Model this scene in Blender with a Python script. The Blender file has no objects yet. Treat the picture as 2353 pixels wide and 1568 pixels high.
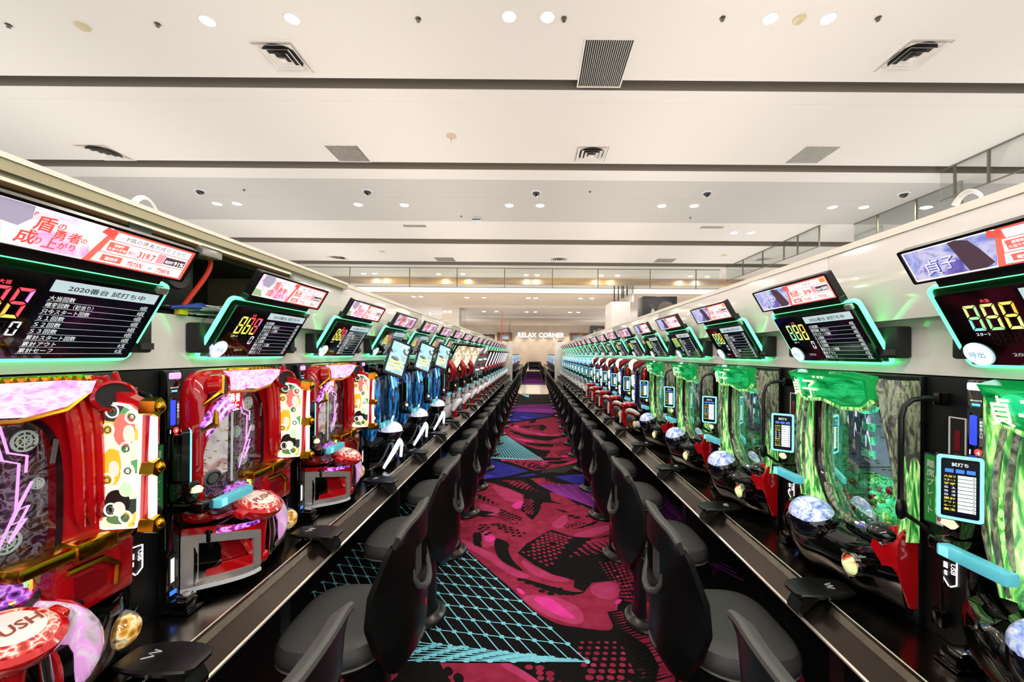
import bpy, bmesh, math, random
from mathutils import Matrix, Vector
R = math.radians
PI = math.pi
SC = bpy.context.scene
COL = SC.collection
rnd = random.Random(7)

# ------------------------------------------------------------------ camera, world, exposure
FOC, TH, CX, CY, HC = 915.0, 0.0075, 1225.0, 814.0, 1.54
cam = bpy.data.cameras.new('camera')
cam.sensor_width = 36.0
cam.lens = FOC / 2353 * 36
cam.shift_x = -(CX - 1176.5) / 2353
cam.shift_y = (CY - 784.0) / 2353
cam.clip_start = 0.02
co = bpy.data.objects.new('camera', cam)
COL.objects.link(co)
co.matrix_world = Matrix.Translation((0, 0, HC)) @ Matrix.Rotation(R(90), 4, 'X') @ Matrix.Rotation(TH, 4, 'Z')
SC.camera = co
w = bpy.data.worlds.new('world')
SC.world = w
w.use_nodes = True
w.node_tree.nodes['Background'].inputs[0].default_value = (1.0, .965, .925, 1)
w.node_tree.nodes['Background'].inputs[1].default_value = 1.2
vs = SC.view_settings
vs.view_transform = 'Standard'
vs.look = 'None'
vs.exposure = 0.38
vs.gamma = 1.0
vs.use_curve_mapping = False
cy = SC.cycles
cy.use_denoising = True
cy.max_bounces = 7
cy.diffuse_bounces = 3
cy.glossy_bounces = 3
cy.transmission_bounces = 4
cy.transparent_max_bounces = 10
cy.sample_clamp_indirect = 4.0
cy.caustics_reflective = False
cy.caustics_refractive = False


def area_light(name, loc, sx, sy, power, up=False, color=(1, .965, .925), spread=180):
    l = bpy.data.lights.new(name, 'AREA')
    l.shape = 'RECTANGLE'
    l.size, l.size_y = sx, sy
    l.energy = power
    l.color = color
    l.spread = R(spread)
    o = bpy.data.objects.new(name, l)
    COL.objects.link(o)
    o.location = loc
    if up:
        o.rotation_euler = (PI, 0, 0)
    return o


# unseen added uplights over and beside the islands, to brighten the ceiling
for sx in (-1, 1):
    for y0, y1 in ((-1.5, 7.0), (7.0, 15.3), (20.8, 34.5)):
        area_light('added_uplight', (.02 + sx * 1.85, (y0 + y1) / 2, 1.90), .5, y1 - y0, 46 * (y1 - y0) / 8, True)
        area_light('added_uplight', (.02 + sx * 5.6, (y0 + y1) / 2, 1.90), .9, y1 - y0, 66 * (y1 - y0) / 8, True)
        area_light('added_uplight', (.02 + sx * 10.6, (y0 + y1) / 2, 1.90), .9, y1 - y0, 66 * (y1 - y0) / 8, True)
# ceiling lamps of the bays behind the camera
for y in (-4.1, -.4):
    area_light('ceiling_lamp', (0, y, 4.30), 10, .3, 190)

# ------------------------------------------------------------------ colours and materials
def lin(h):
    h = h.lstrip('#')
    o = []
    for i in (0, 2, 4):
        c = int(h[i:i + 2], 16) / 255
        o.append(c / 12.92 if c <= .04045 else ((c + .055) / 1.055) ** 2.4)
    return (*o, 1)


MAT = {}
EM = .80


def mat(name, col, rough=.5, metal=0, emit=None, es=0, coat=0, trans=0, alpha=1, spec=.5, noise=0, nscale=30, bump=0, bscale=200, es_light=False):
    if name in MAT:
        return MAT[name]
    m = bpy.data.materials.new(name)
    m.use_nodes = True
    nt = m.node_tree
    p = nt.nodes['Principled BSDF']
    c = lin(col) if isinstance(col, str) else (*col, 1)
    p.inputs['Base Color'].default_value = c
    p.inputs['Roughness'].default_value = rough
    p.inputs['Metallic'].default_value = metal
    p.inputs['Coat Weight'].default_value = coat
    p.inputs['Coat Roughness'].default_value = .05
    p.inputs['Transmission Weight'].default_value = trans
    p.inputs['Alpha'].default_value = alpha
    p.inputs['Specular IOR Level'].default_value = spec
    if emit:
        p.inputs['Emission Color'].default_value = lin(emit)
        p.inputs['Emission Strength'].default_value = es * EM
        if not es_light:
            m.cycles.emission_sampling = 'NONE'
    tc = None
    if noise or bump:
        tc = nt.nodes.new('ShaderNodeTexCoord')
    if noise:
        n = nt.nodes.new('ShaderNodeTexNoise')
        n.inputs['Scale'].default_value = nscale
        n.inputs['Detail'].default_value = 3
        r = nt.nodes.new('ShaderNodeMapRange')
        r.inputs['To Min'].default_value = max(rough - noise, .02)
        r.inputs['To Max'].default_value = min(rough + noise, 1)
        nt.links.new(tc.outputs['Object'], n.inputs['Vector'])
        nt.links.new(n.outputs['Fac'], r.inputs['Value'])
        nt.links.new(r.outputs[0], p.inputs['Roughness'])
    if bump:
        n = nt.nodes.new('ShaderNodeTexNoise')
        n.inputs['Scale'].default_value = bscale
        b = nt.nodes.new('ShaderNodeBump')
        b.inputs['Strength'].default_value = bump
        b.inputs['Distance'].default_value = .004
        nt.links.new(tc.outputs['Object'], n.inputs['Vector'])
        nt.links.new(n.outputs['Fac'], b.inputs['Height'])
        nt.links.new(b.outputs[0], p.inputs['Normal'])
    MAT[name] = m
    return m


def ramp(nt, fac, stops, interp='LINEAR'):
    r = nt.nodes.new('ShaderNodeValToRGB')
    r.color_ramp.interpolation = interp
    el = r.color_ramp.elements
    while len(el) < len(stops):
        el.new(.5)
    for e, (p, c) in zip(el, stops):
        e.position = p
        e.color = lin(c)
    nt.links.new(fac, r.inputs[0])
    return r.outputs[0]


def pattern(name, stops, kind='noise', scale=8, es=0, rough=.3, metal=0, detail=4, dist=1.0, interp='LINEAR', coat=0, stretch=(1, 1, 1), bump=0, alpha=1):
    """a material whose colour (and glow) follows a procedural texture"""
    if name in MAT:
        return MAT[name]
    m = bpy.data.materials.new(name)
    m.use_nodes = True
    nt = m.node_tree
    p = nt.nodes['Principled BSDF']
    tc = nt.nodes.new('ShaderNodeTexCoord')
    mp = nt.nodes.new('ShaderNodeMapping')
    mp.inputs['Scale'].default_value = stretch
    nt.links.new(tc.outputs['Object'], mp.inputs[0])
    if kind == 'noise':
        n = nt.nodes.new('ShaderNodeTexNoise')
        n.inputs['Detail'].default_value = detail
        n.inputs['Distortion'].default_value = dist
        out = n.outputs['Fac']
    elif kind == 'voronoi':
        n = nt.nodes.new('ShaderNodeTexVoronoi')
        out = n.outputs['Distance']
    elif kind == 'cell':
        n = nt.nodes.new('ShaderNodeTexVoronoi')
        sp = nt.nodes.new('ShaderNodeSeparateColor')
        nt.links.new(n.outputs['Color'], sp.inputs[0])
        out = sp.outputs[0]
    else:
        n = nt.nodes.new('ShaderNodeTexWave')
        n.inputs['Distortion'].default_value = dist
        n.inputs['Detail'].default_value = detail
        out = n.outputs['Fac']
    n.inputs['Scale'].default_value = scale
    nt.links.new(mp.outputs[0], n.inputs['Vector'])
    c = ramp(nt, out, stops, interp)
    nt.links.new(c, p.inputs['Base Color'])
    p.inputs['Roughness'].default_value = rough
    p.inputs['Metallic'].default_value = metal
    p.inputs['Coat Weight'].default_value = coat
    p.inputs['Alpha'].default_value = alpha
    if es:
        nt.links.new(c, p.inputs['Emission Color'])
        p.inputs['Emission Strength'].default_value = es * EM
        m.cycles.emission_sampling = 'NONE'
    if bump:
        b = nt.nodes.new('ShaderNodeBump')
        b.inputs['Strength'].default_value = bump
        b.inputs['Distance'].default_value = .01
        nt.links.new(out, b.inputs['Height'])
        nt.links.new(b.outputs[0], p.inputs['Normal'])
    MAT[name] = m
    return m


def glass(name, tint=(1, 1, 1), refl=.9, base=.03):
    """thin pane: see-through with a fresnel reflection"""
    if name in MAT:
        return MAT[name]
    m = bpy.data.materials.new(name)
    m.use_nodes = True
    nt = m.node_tree
    nt.nodes.remove(nt.nodes['Principled BSDF'])
    out = nt.nodes['Material Output']
    t = nt.nodes.new('ShaderNodeBsdfTransparent')
    t.inputs[0].default_value = (*tint, 1)
    g = nt.nodes.new('ShaderNodeBsdfGlossy')
    g.inputs['Roughness'].default_value = .02
    f = nt.nodes.new('ShaderNodeFresnel')
    f.inputs[0].default_value = 1.45
    mu = nt.nodes.new('ShaderNodeMath')
    mu.operation = 'MULTIPLY_ADD'
    mu.inputs[1].default_value = refl
    mu.inputs[2].default_value = base
    mx = nt.nodes.new('ShaderNodeMixShader')
    nt.links.new(f.outputs[0], mu.inputs[0])
    nt.links.new(mu.outputs[0], mx.inputs[0])
    nt.links.new(t.outputs[0], mx.inputs[1])
    nt.links.new(g.outputs[0], mx.inputs[2])
    nt.links.new(mx.outputs[0], out.inputs[0])
    MAT[name] = m
    return m


def glow(name, col, s=1.0, light=False):
    return mat(name, col, .4, emit=col, es=s, es_light=light)


# ------------------------------------------------------------------ mesh building
_TXT = {}


def text_mesh(s, bold=0):
    key = (s, bold)
    if key in _TXT:
        return _TXT[key]
    c = bpy.data.curves.new('t', 'FONT')
    c.body = s
    c.size = 1
    c.resolution_u = 2
    c.offset = bold
    c.fill_mode = 'BOTH'
    o = bpy.data.objects.new('t', c)
    COL.objects.link(o)
    dg = bpy.context.evaluated_depsgraph_get()
    me = bpy.data.meshes.new_from_object(o.evaluated_get(dg))
    v = [tuple(x.co) for x in me.vertices]
    f = [tuple(p.vertices) for p in me.polygons]
    bpy.data.objects.remove(o)
    bpy.data.curves.remove(c)
    bpy.data.meshes.remove(me)
    x0 = min((a[0] for a in v), default=0)
    x1 = max((a[0] for a in v), default=1)
    y0 = min((a[1] for a in v), default=0)
    y1 = max((a[1] for a in v), default=1)
    _TXT[key] = (v, f, x0, x1, y0, y1)
    return _TXT[key]


class B:
    """collects shapes into one mesh; all coordinates are in the current frame"""

    def __init__(s):
        s.v, s.f, s.mi, s.sm, s.mats = [], [], [], [], []
        s.M = Matrix.Identity(4)

    def frame(s, o=(0, 0, 0), u=(1, 0, 0), v=(0, 1, 0)):
        u, v = Vector(u).normalized(), Vector(v).normalized()
        n = u.cross(v)
        s.M = Matrix(((u.x, v.x, n.x, o[0]), (u.y, v.y, n.y, o[1]), (u.z, v.z, n.z, o[2]), (0, 0, 0, 1)))
        return s

    def front(s, x=0, z=0, p=0):
        """(a, b, c) = (rightwards, upwards, out towards the player)"""
        return s.frame((x, -p, z), (1, 0, 0), (0, 0, 1))

    def k(s, m):
        if m not in s.mats:
            s.mats.append(m)
        return s.mats.index(m)

    def add(s, vs, fs, m, smooth=False):
        i0 = len(s.v)
        s.v += [s.M @ Vector(p) for p in vs]
        k = s.k(m)
        for f in fs:
            s.f.append([i0 + i for i in f])
            s.mi.append(k)
            s.sm.append(smooth)
        return s

    def box(s, a0, a1, b0, b1, c0, c1, m, bev=0):
        if bev <= 0:
            vs = [(a, b, c) for c in (c0, c1) for b in (b0, b1) for a in (a0, a1)]
            return s.add(vs, [(0, 2, 3, 1), (4, 5, 7, 6), (0, 1, 5, 4), (2, 6, 7, 3), (0, 4, 6, 2), (1, 3, 7, 5)], m)
        bm = bmesh.new()
        bmesh.ops.create_cube(bm, size=1)
        for v in bm.verts:
            v.co = ((a0 + a1) / 2 + v.co.x * (a1 - a0), (b0 + b1) / 2 + v.co.y * (b1 - b0), (c0 + c1) / 2 + v.co.z * (c1 - c0))
        bmesh.ops.bevel(bm, geom=bm.edges[:], offset=bev, segments=2, profile=.5, affect='EDGES')
        bm.verts.ensure_lookup_table()
        vs = [tuple(v.co) for v in bm.verts]
        fs = [[v.index for v in f.verts] for f in bm.faces]
        bm.free()
        return s.add(vs, fs, m, True)

    def poly(s, pts, c0, c1, m, smooth=False):
        """outline in the a-b plane (counter-clockwise), from depth c0 up to c1"""
        ar = sum(pts[i - 1][0] * pts[i][1] - pts[i][0] * pts[i - 1][1] for i in range(len(pts)))
        if ar < 0:
            pts = pts[::-1]
        n = len(pts)
        vs = [(a, b, c1) for a, b in pts]
        fs = [tuple(range(n))]
        if c0 is not None:
            vs += [(a, b, c0) for a, b in pts]
            fs.append(tuple(range(2 * n - 1, n - 1, -1)))
            for i in range(n):
                j = (i + 1) % n
                fs.append((i, n + i, n + j, j))
        return s.add(vs, fs, m, smooth)

    def flat(s, pts, c, m):
        return s.poly(pts, None, c, m)

    def rings(s, rs, m, smooth=True, cap=True, close=True):
        """loft through rings of equal length"""
        n = len(rs[0])
        vs = [p for r in rs for p in r]
        fs = []
        for i in range(len(rs) - 1):
            for j in range(n if close else n - 1):
                a, b = i * n + j, i * n + (j + 1) % n
                fs.append((a, b, b + n, a + n))
        if cap and close:
            fs.append(tuple(range(n - 1, -1, -1)))
            q = (len(rs) - 1) * n
            fs.append(tuple(range(q, q + n)))
        return s.add(vs, fs, m, smooth)

    def tube(s, pts, r, m, n=8, flat=1.0):
        pts = [Vector(p) for p in pts]
        rr = r if isinstance(r, (list, tuple)) else [r] * len(pts)
        up = None
        rs = []
        for i, p in enumerate(pts):
            t = (pts[min(i + 1, len(pts) - 1)] - pts[max(i - 1, 0)]).normalized()
            if up is None:
                up = t.orthogonal().normalized()
            up = (up - t * up.dot(t)).normalized()
            sd = t.cross(up)
            rs.append([tuple(p + up * (math.cos(2 * PI * k / n) * rr[i]) + sd * (math.sin(2 * PI * k / n) * rr[i] * flat)) for k in range(n)])
        return s.rings(rs, m)

    def lathe(s, prof, o, m, n=24, axis='c', sc=(1, 1)):
        """prof: (radius, height); revolved about the frame's c (or a, b) axis"""
        rs = []
        for r, h in prof:
            ring = []
            for k in range(n):
                t = 2 * PI * k / n
                x, y = r * math.cos(t) * sc[0], r * math.sin(t) * sc[1]
                q = {'c': (x, y, h), 'b': (y, h, x), 'a': (h, x, y)}[axis]
                ring.append((o[0] + q[0], o[1] + q[1], o[2] + q[2]))
            rs.append(ring)
        return s.rings(rs, m)

    def ell(s, o, r, m, n=16, k=10, rot=None, lo=-1.0):
        """ellipsoid; lo > -1 cuts it (in units of the c radius)"""
        rs = []
        t0 = math.asin(max(lo, -.999))
        for i in range(k + 1):
            t = t0 + (PI / 2 - .02 - t0) * i / k
            ring = []
            for j in range(n):
                q = 2 * PI * j / n
                v = Vector((math.cos(t) * math.cos(q) * r[0], math.cos(t) * math.sin(q) * r[1], math.sin(t) * r[2]))
                if rot:
                    v = rot @ v
                ring.append((o[0] + v.x, o[1] + v.y, o[2] + v.z))
            rs.append(ring)
        return s.rings(rs, m)

    def ring(s, outer, inner, prof, m, smooth=True):
        """a frame between two outlines (equal length): prof = (0 outer .. 1 inner, depth)"""
        rs = [[(o[0] + (i[0] - o[0]) * t, o[1] + (i[1] - o[1]) * t, c) for o, i in zip(outer, inner)] for t, c in prof]
        return s.rings(rs, m, smooth, cap=False)

    def sheet(s, fn, nu, nv, m, keep=None, thick=None):
        """surface fn(u, v), u and v in 0..1; thick = offset vector function for a back side"""
        vs = [fn(i / nu, j / nv) for j in range(nv + 1) for i in range(nu + 1)]
        q = lambda i, j: j * (nu + 1) + i
        cells = [(i, j) for j in range(nv) for i in range(nu) if keep is None or keep((i + .5) / nu, (j + .5) / nv)]
        fs = [(q(i, j), q(i + 1, j), q(i + 1, j + 1), q(i, j + 1)) for i, j in cells]
        if thick:
            n = len(vs)
            vs += [thick(i / nu, j / nv) for j in range(nv + 1) for i in range(nu + 1)]
            fs += [tuple(n + x for x in f[::-1]) for f in list(fs)]
            cs = set(cells)
            for i, j in cells:
                for (di, dj, e) in ((0, -1, (q(i, j), q(i + 1, j))), (1, 0, (q(i + 1, j), q(i + 1, j + 1))), (0, 1, (q(i + 1, j + 1), q(i, j + 1))), (-1, 0, (q(i, j + 1), q(i, j)))):
                    if (i + di, j + dj) not in cs:
                        fs.append((e[1], e[0], e[0] + n, e[1] + n))
        return s.add(vs, fs, m, True)

    def text(s, t, a, b, size, m, c=0.0006, w=None, bold=.012, align='L', vert=False, skew=0):
        if vert:
            for i, ch in enumerate(t):
                s.text('|' if ch == 'ー' else ch, a, b - i * size * 1.12, size * (.8 if ch == 'ー' else 1), m, c, bold=bold, align='C')
            return s
        v, f, x0, x1, y0, y1 = text_mesh(t, bold)
        sx = size if w is None else w / max(x1 - x0, 1e-6)
        off = {'L': -x0, 'C': -(x0 + x1) / 2, 'R': -x1}[align]
        return s.add([(a + (p[0] + off + skew * p[1]) * sx, b + p[1] * size, c) for p in v], f, m)

    def build(s, name, parent=None, sharp=38):
        me = bpy.data.meshes.new(name)
        me.from_pydata([tuple(p) for p in s.v], [], s.f)
        for m in s.mats:
            me.materials.append(m)
        me.polygons.foreach_set('material_index', s.mi)
        me.polygons.foreach_set('use_smooth', s.sm)
        me.update()
        if any(s.sm):
            me.set_sharp_from_angle(angle=R(sharp))
        o = bpy.data.objects.new(name, me)
        COL.objects.link(o)
        if parent:
            o.parent = parent
        return o


def sup(cx, cy, a, b, e=4, n=48):
    """superellipse outline"""
    o = []
    for k in range(n):
        t = 2 * PI * k / n
        c, q = math.cos(t), math.sin(t)
        o.append((cx + a * math.copysign(abs(c) ** (2 / e), c), cy + b * math.copysign(abs(q) ** (2 / e), q)))
    return o


def tag(o, label, cat, group=None):
    o['label'] = label
    o['category'] = cat
    if group:
        o['group'] = group
    return o


def structure(o):
    o['kind'] = 'structure'
    return o


def thing(name, loc=(0, 0, 0), rz=0):
    o = bpy.data.objects.new(name, None)
    o.empty_display_size = .05
    COL.objects.link(o)
    o.location = loc
    o.rotation_euler = (0, 0, rz)
    return o


def dup(root, loc, rz):
    def cp(o, par):
        c = o.copy()
        COL.objects.link(c)
        c.parent = par
        for ch in list(o.children):
            cp(ch, c)
        return c
    r = cp(root, None)
    r.location = loc
    r.rotation_euler = (0, 0, rz)
    return r


ORD = 'first second third fourth fifth sixth seventh eighth ninth tenth eleventh twelfth thirteenth fourteenth fifteenth sixteenth seventeenth eighteenth nineteenth twentieth'.split()
ROWNAME = {-1: 'the row headed by red machines', 1: 'the row headed by green machines'}
N, P = 20, .75
XC = .02
DF = 1.264                 # machine face, from the aisle's centre line
YM = {-1: .905, 1: .818}   # centre of the first machine of each row
YEND = 15.62


def rowpos(side, k, d=DF, z=0.0, dy=0.0):
    return (XC + side * d, YM[side] + P * k + (dy if side < 0 else -dy), z), (PI / 2 if side < 0 else -PI / 2)


# ------------------------------------------------------------------ shared materials
M_WHITE = mat('ceiling_white', '#f3ece4', .7, bump=.02, bscale=60)
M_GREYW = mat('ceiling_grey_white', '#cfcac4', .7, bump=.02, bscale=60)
M_GLOSSW = mat('gloss_white_panel', '#f4ece6', .12, coat=.5, noise=.04, nscale=4)
M_WALLW = mat('stone_wall', '#efe6da', .35)
M_BLACK = mat('black_plastic', '#0b0b0c', .32, noise=.08)
M_GBLACK = mat('gloss_black', '#060606', .08, coat=.6, noise=.03)
M_MBLACK = mat('matt_black', '#101010', .6, noise=.1)
M_CHROME = mat('chrome', '#d8d8d8', .12, 1, noise=.05)
M_STEEL = mat('brushed_steel', '#5e5850', .28, 1, noise=.1, nscale=14)
M_BROWN = mat('brown_metal', '#332b25', .3, .85, noise=.08, nscale=10)
M_EDGE = mat('polished_edge', '#e8ded2', .25, .7)
M_RED = mat('gloss_red', '#c40d16', .12, coat=.8, noise=.05)
M_DRED = mat('dark_red', '#7d0a12', .2, coat=.6, noise=.05)
M_GOLD = mat('gold', '#d09a25', .18, 1, noise=.1)
M_SILVER = mat('silver_plastic', '#b8b4b0', .25, .5, noise=.08)
M_WPL = mat('white_plastic', '#e6e4e6', .3, noise=.05)
M_DGREY = mat('dark_grey_plastic', '#2c2c2c', .45, noise=.1)
M_GREY = mat('grey_plastic', '#6a6a68', .45, noise=.1)
M_GLASS = glass('window_glass', (1, 1, 1), .8, .01)
M_SMOKE = glass('smoke_glass', (.93, .965, .94), .5, .03)
M_LED = glow('green_led', '#62ffa4', 2.2, True)
M_CYANLED = glow('cyan_led', '#7fe6ee', 1.1)
M_SCRW = glow('screen_white', '#fbf4fb', 1.0)
M_SCRT = glow('screen_text_white', '#dfe9e9', .8)
M_SCRH = glow('screen_header', '#b7cdd0', .8)
M_SCRD = glow('screen_dark', '#0a0b16', .5)
M_INK = mat('ink_black', '#18140f', .6)
M_GSIGN = mat('sign_green', '#2c8a3c', .35, emit='#2c8a3c', es=.12)
M_PAPER = mat('sign_paper', '#eeeae4', .5)
M_INKR = mat('ink_red', '#c9232c', .5)
M_BRASS = mat('brass_pins', '#caa24a', .25, 1)
# ------------------------------------------------------------------ floor and carpet
def fl(px, py):
    a, b = px - CX, py - CY
    u, v = a + b * TH, b - a * TH
    y = FOC * HC / v
    return (u * y / FOC, y)


ZA = lambda q: [fl(900 + x / 3.609, 1200 + y / 3.609) for x, y in q]
ZB = lambda q: [fl(1020 + x / 5.348, 1050 + y / 5.348) for x, y in q]
ZC = lambda q: [fl(1080 + x / 7.353, 900 + y / 7.353) for x, y in q]


def carpet_mat(name, a, b, scale=14, rough=.95):
    m = pattern(name, [(.35, a), (.65, b)], 'noise', scale, 0, rough, detail=6, dist=.4, bump=0)
    nt = m.node_tree
    p = nt.nodes['Principled BSDF']
    tc = nt.nodes.new('ShaderNodeTexCoord')
    n = nt.nodes.new('ShaderNodeTexNoise')
    n.inputs['Scale'].default_value = 420
    bb = nt.nodes.new('ShaderNodeBump')
    bb.inputs['Strength'].default_value = .6
    bb.inputs['Distance'].default_value = .004
    nt.links.new(tc.outputs['Object'], n.inputs[0])
    nt.links.new(n.outputs[0], bb.inputs['Height'])
    nt.links.new(bb.outputs[0], p.inputs['Normal'])
    p.inputs['Specular IOR Level'].default_value = .15
    return m


K_BLK = carpet_mat('carpet_black', '#100e0e', '#161414', 40)
K_CRI = carpet_mat('carpet_crimson', '#8c1f3c', '#a4304e', 9)
K_ROSE = carpet_mat('carpet_rose', '#b23562', '#c04274', 9)
K_HOT = carpet_mat('carpet_hot_pink', '#e03896', '#ee44a4', 12)
K_CYAN = carpet_mat('carpet_cyan', '#7fd6ea', '#90e2f4', 20)
K_BLUE = carpet_mat('carpet_blue', '#2c2a86', '#35329c', 12)
K_VIO = carpet_mat('carpet_violet', '#5a48d8', '#6350e0', 12)
K_PUR = carpet_mat('carpet_purple', '#90349a', '#9e3ea8', 12)
K_DPU = carpet_mat('carpet_dark_purple', '#3c1440', '#4a1a50', 12)
K_GRY = carpet_mat('carpet_grey', '#3a3936', '#454440', 20)

XF = 16.0
f = B()
M_TILE = mat('cross_aisle_tile', '#e9d9c4', .18, noise=.05, nscale=3)
M_TILEW = mat('cross_aisle_tile_white', '#f6efe6', .15, noise=.05, nscale=3)
f.box(-XF, XF, -6, 41, -.08, -.016, M_MBLACK)
f.box(-XF, XF, 15.26, 20.0, -.012, .0, M_TILE)
f.box(-.52, .48, 15.26, 20.0, -.012, .0015, M_TILEW)
f.box(-XF, XF, 35.0, 41, -.012, .0, M_TILE)
structure(f.build('floor'))

c = B()
c.box(-1.45, 1.45, -3, 15.25, -.012, 0, K_BLK)
LZ = .0004


LN = [0]


def lay(pts, m, l):
    LN[0] += 1
    c.flat(pts, LZ * l + (LN[0] % 60) * 6e-6, m)


def lerp(p, q, t):
    return (p[0] + (q[0] - p[0]) * t, p[1] + (q[1] - p[1]) * t)


def strip(p, q, w, m, l):
    dx, dy = q[0] - p[0], q[1] - p[1]
    n = math.hypot(dx, dy) or 1
    ox, oy = -dy / n * w / 2, dx / n * w / 2
    lay([(p[0] + ox, p[1] + oy), (q[0] + ox, q[1] + oy), (q[0] - ox, q[1] - oy), (p[0] - ox, p[1] - oy)], m, l)


def dot(p, r, m, l, n=9, sx=1.0, rot=0.0):
    cr, sr = math.cos(rot), math.sin(rot)
    q = []
    for i in range(n):
        x, y = r * sx * math.cos(2 * PI * i / n), r * math.sin(2 * PI * i / n)
        q.append((p[0] + x * cr - y * sr, p[1] + x * sr + y * cr))
    lay(q, m, l)


def dots(quad, nu, nv, r0, r1, m, l, sx=1.15, m2=None):
    """staggered spots filling a four-cornered field; their number follows from their size"""
    a, b, d, e = quad
    L = lambda p, q: math.hypot(q[0] - p[0], q[1] - p[1])
    rm = (r0 + r1) / 2
    nu = max(2, int((L(a, b) + L(e, d)) / 2 / (2.7 * rm * sx)))
    nv = max(2, int((L(a, e) + L(b, d)) / 2 / (2.45 * rm)))
    rot = math.atan2(b[1] - a[1], b[0] - a[0])
    for j in range(nv):
        for i in range(nu):
            s, t = (i + .5 + (.5 if j % 2 else 0)) / (nu + .5), (j + .5) / nv
            p = lerp(lerp(a, b, s), lerp(e, d, s), t)
            r = r0 + (r1 - r0) * t
            if rnd.random() < .96:
                dot(p, r * rnd.uniform(.85, 1.1), m2 if m2 and rnd.random() < .12 else m, l, 9, sx, rot)


def ragged(pts, m, l, amp=.02, seg=.035):
    """outline with a torn, brush-like edge"""
    o = []
    for i in range(len(pts)):
        p, q = pts[i], pts[(i + 1) % len(pts)]
        n = max(1, int(math.hypot(q[0] - p[0], q[1] - p[1]) / seg))
        for k in range(n):
            x = lerp(p, q, k / n)
            o.append((x[0] + rnd.uniform(-amp, amp), x[1] + rnd.uniform(-amp, amp) * .6))
    lay(o, m, l)


def spikes(p, q, n, ln, dirv, m, l, w=.016):
    for i in range(n):
        a = lerp(p, q, (i + rnd.uniform(.2, .8)) / n)
        k = ln * rnd.uniform(.4, 1.1)
        lay([(a[0] - w, a[1]), (a[0] + w, a[1] + w * .3), (a[0] + dirv[0] * k, a[1] + dirv[1] * k)], m, l)


smooth_ring = lambda q: [lerp(q[i], q[(i + 1) % len(q)], t) for i in range(len(q)) for t in (.25, .75)]
S = lambda q: smooth_ring(smooth_ring(q))
# near motif
lay(S(ZA([(555, 120), (570, 190), (640, 250), (760, 350), (870, 450), (960, 520), (1080, 640), (1180, 740), (1280, 800), (1380, 850), (1500, 870), (1700, 895), (1820, 905), (1840, 850), (1865, 800), (1870, 730), (1905, 505), (1905, 0), (640, -20), (590, 50)])), K_CRI, 1)
lay(S(ZA([(570, 130), (650, 170), (780, 240), (850, 260), (900, 330), (1000, 390), (1160, 450), (1100, 480), (960, 430), (830, 330), (700, 260), (600, 200)])), K_ROSE, 3)
lay(S(ZA([(1650, 520), (1800, 495), (1900, 520), (1870, 640), (1760, 650), (1650, 600)])), K_ROSE, 3)
lay(S(ZA([(1050, 620), (1180, 720), (1300, 790), (1500, 860), (1600, 840), (1580, 720), (1420, 640), (1250, 600)])), K_ROSE, 3)
lay(S(ZA([(1175, 630), (1260, 620), (1330, 640), (1400, 690), (1440, 730), (1500, 770), (1530, 800), (1480, 805), (1380, 780), (1280, 720), (1200, 670)])), K_HOT, 4)
lay(S(ZA([(1030, 545), (1080, 560), (1110, 600), (1085, 610), (1040, 575)])), K_HOT, 4)
lay(S(ZA([(1845, 670), (1880, 640), (1920, 650), (1915, 670), (1860, 690)])), K_HOT, 5)
lay(S(ZA([(750, 70), (860, 120), (855, 200), (750, 220), (760, 150)])), K_ROSE, 3)
lay(S(ZA([(770, 100), (855, 130), (840, 170), (775, 160)])), K_HOT, 4)
lay(S(ZA([(855, 130), (850, 220), (880, 290), (930, 340), (1120, 430), (1030, 350), (990, 300), (960, 225), (985, 190), (930, 150)])), K_BLK, 5)
lay(ZA([(1045, 260), (1120, 180), (1260, 100), (1330, 65), (1500, 125), (1690, 135), (1880, 90), (1905, 500), (1800, 490), (1660, 505), (1600, 580), (1510, 545), (1515, 485), (1470, 470), (1330, 435), (1190, 360)]), K_BLK, 5)
lay(S(ZA([(1060, 300), (1190, 375), (1330, 440), (1470, 472), (1480, 500), (1380, 500), (1230, 470), (1110, 400)])), K_ROSE, 4)
lay(S(ZA([(685, 100), (675, 150), (700, 190), (748, 225), (735, 160), (750, 110), (720, 85)])), K_BLK, 5)
lay(S(ZA([(1030, 460), (1150, 485), (1330, 540), (1520, 590), (1620, 575), (1540, 610), (1360, 600), (1180, 530)])), K_BLK, 5)
for x, y, r in ((1065, 480, 25), (1135, 505, 30), (1212, 530, 30), (1283, 543, 28), (1345, 552, 25), (1400, 557, 20), (1245, 575, 24), (1320, 597, 26), (1395, 597, 24), (1455, 600, 18), (1500, 605, 14)):
    dot(ZA([(x, y)])[0], r * .00068, K_BLK, 6, 10, 1.4, -.25)
dots(ZA([(1060, 250), (1330, 400), (1500, 130), (1290, 80)]), 10, 9, .014, .018, K_CRI, 6, 1.25)
dots(ZA([(1440, 300), (1900, 250), (1900, 110), (1640, 150)]), 12, 8, .008, .019, K_CRI, 6, 1.6)
lay(ZA([(1905, 300), (1960, 300), (2130, 560), (2120, 780), (1960, 760), (1880, 740), (1880, 690), (1920, 640), (1890, 600), (1915, 560)]), K_BLK, 5)
dots(ZA([(1700, 330), (1900, 640), (2120, 760), (1960, 320)]), 10, 10, .007, .019, K_CRI, 6, 1.1, K_ROSE)
lay(ZA([(1840, 850), (1870, 740), (2000, 760), (2120, 790), (2300, 940), (2353, 1328), (2353, 1500), (2150, 1500), (2220, 1200), (2130, 1040), (2000, 950)]), K_CRI, 2)
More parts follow.
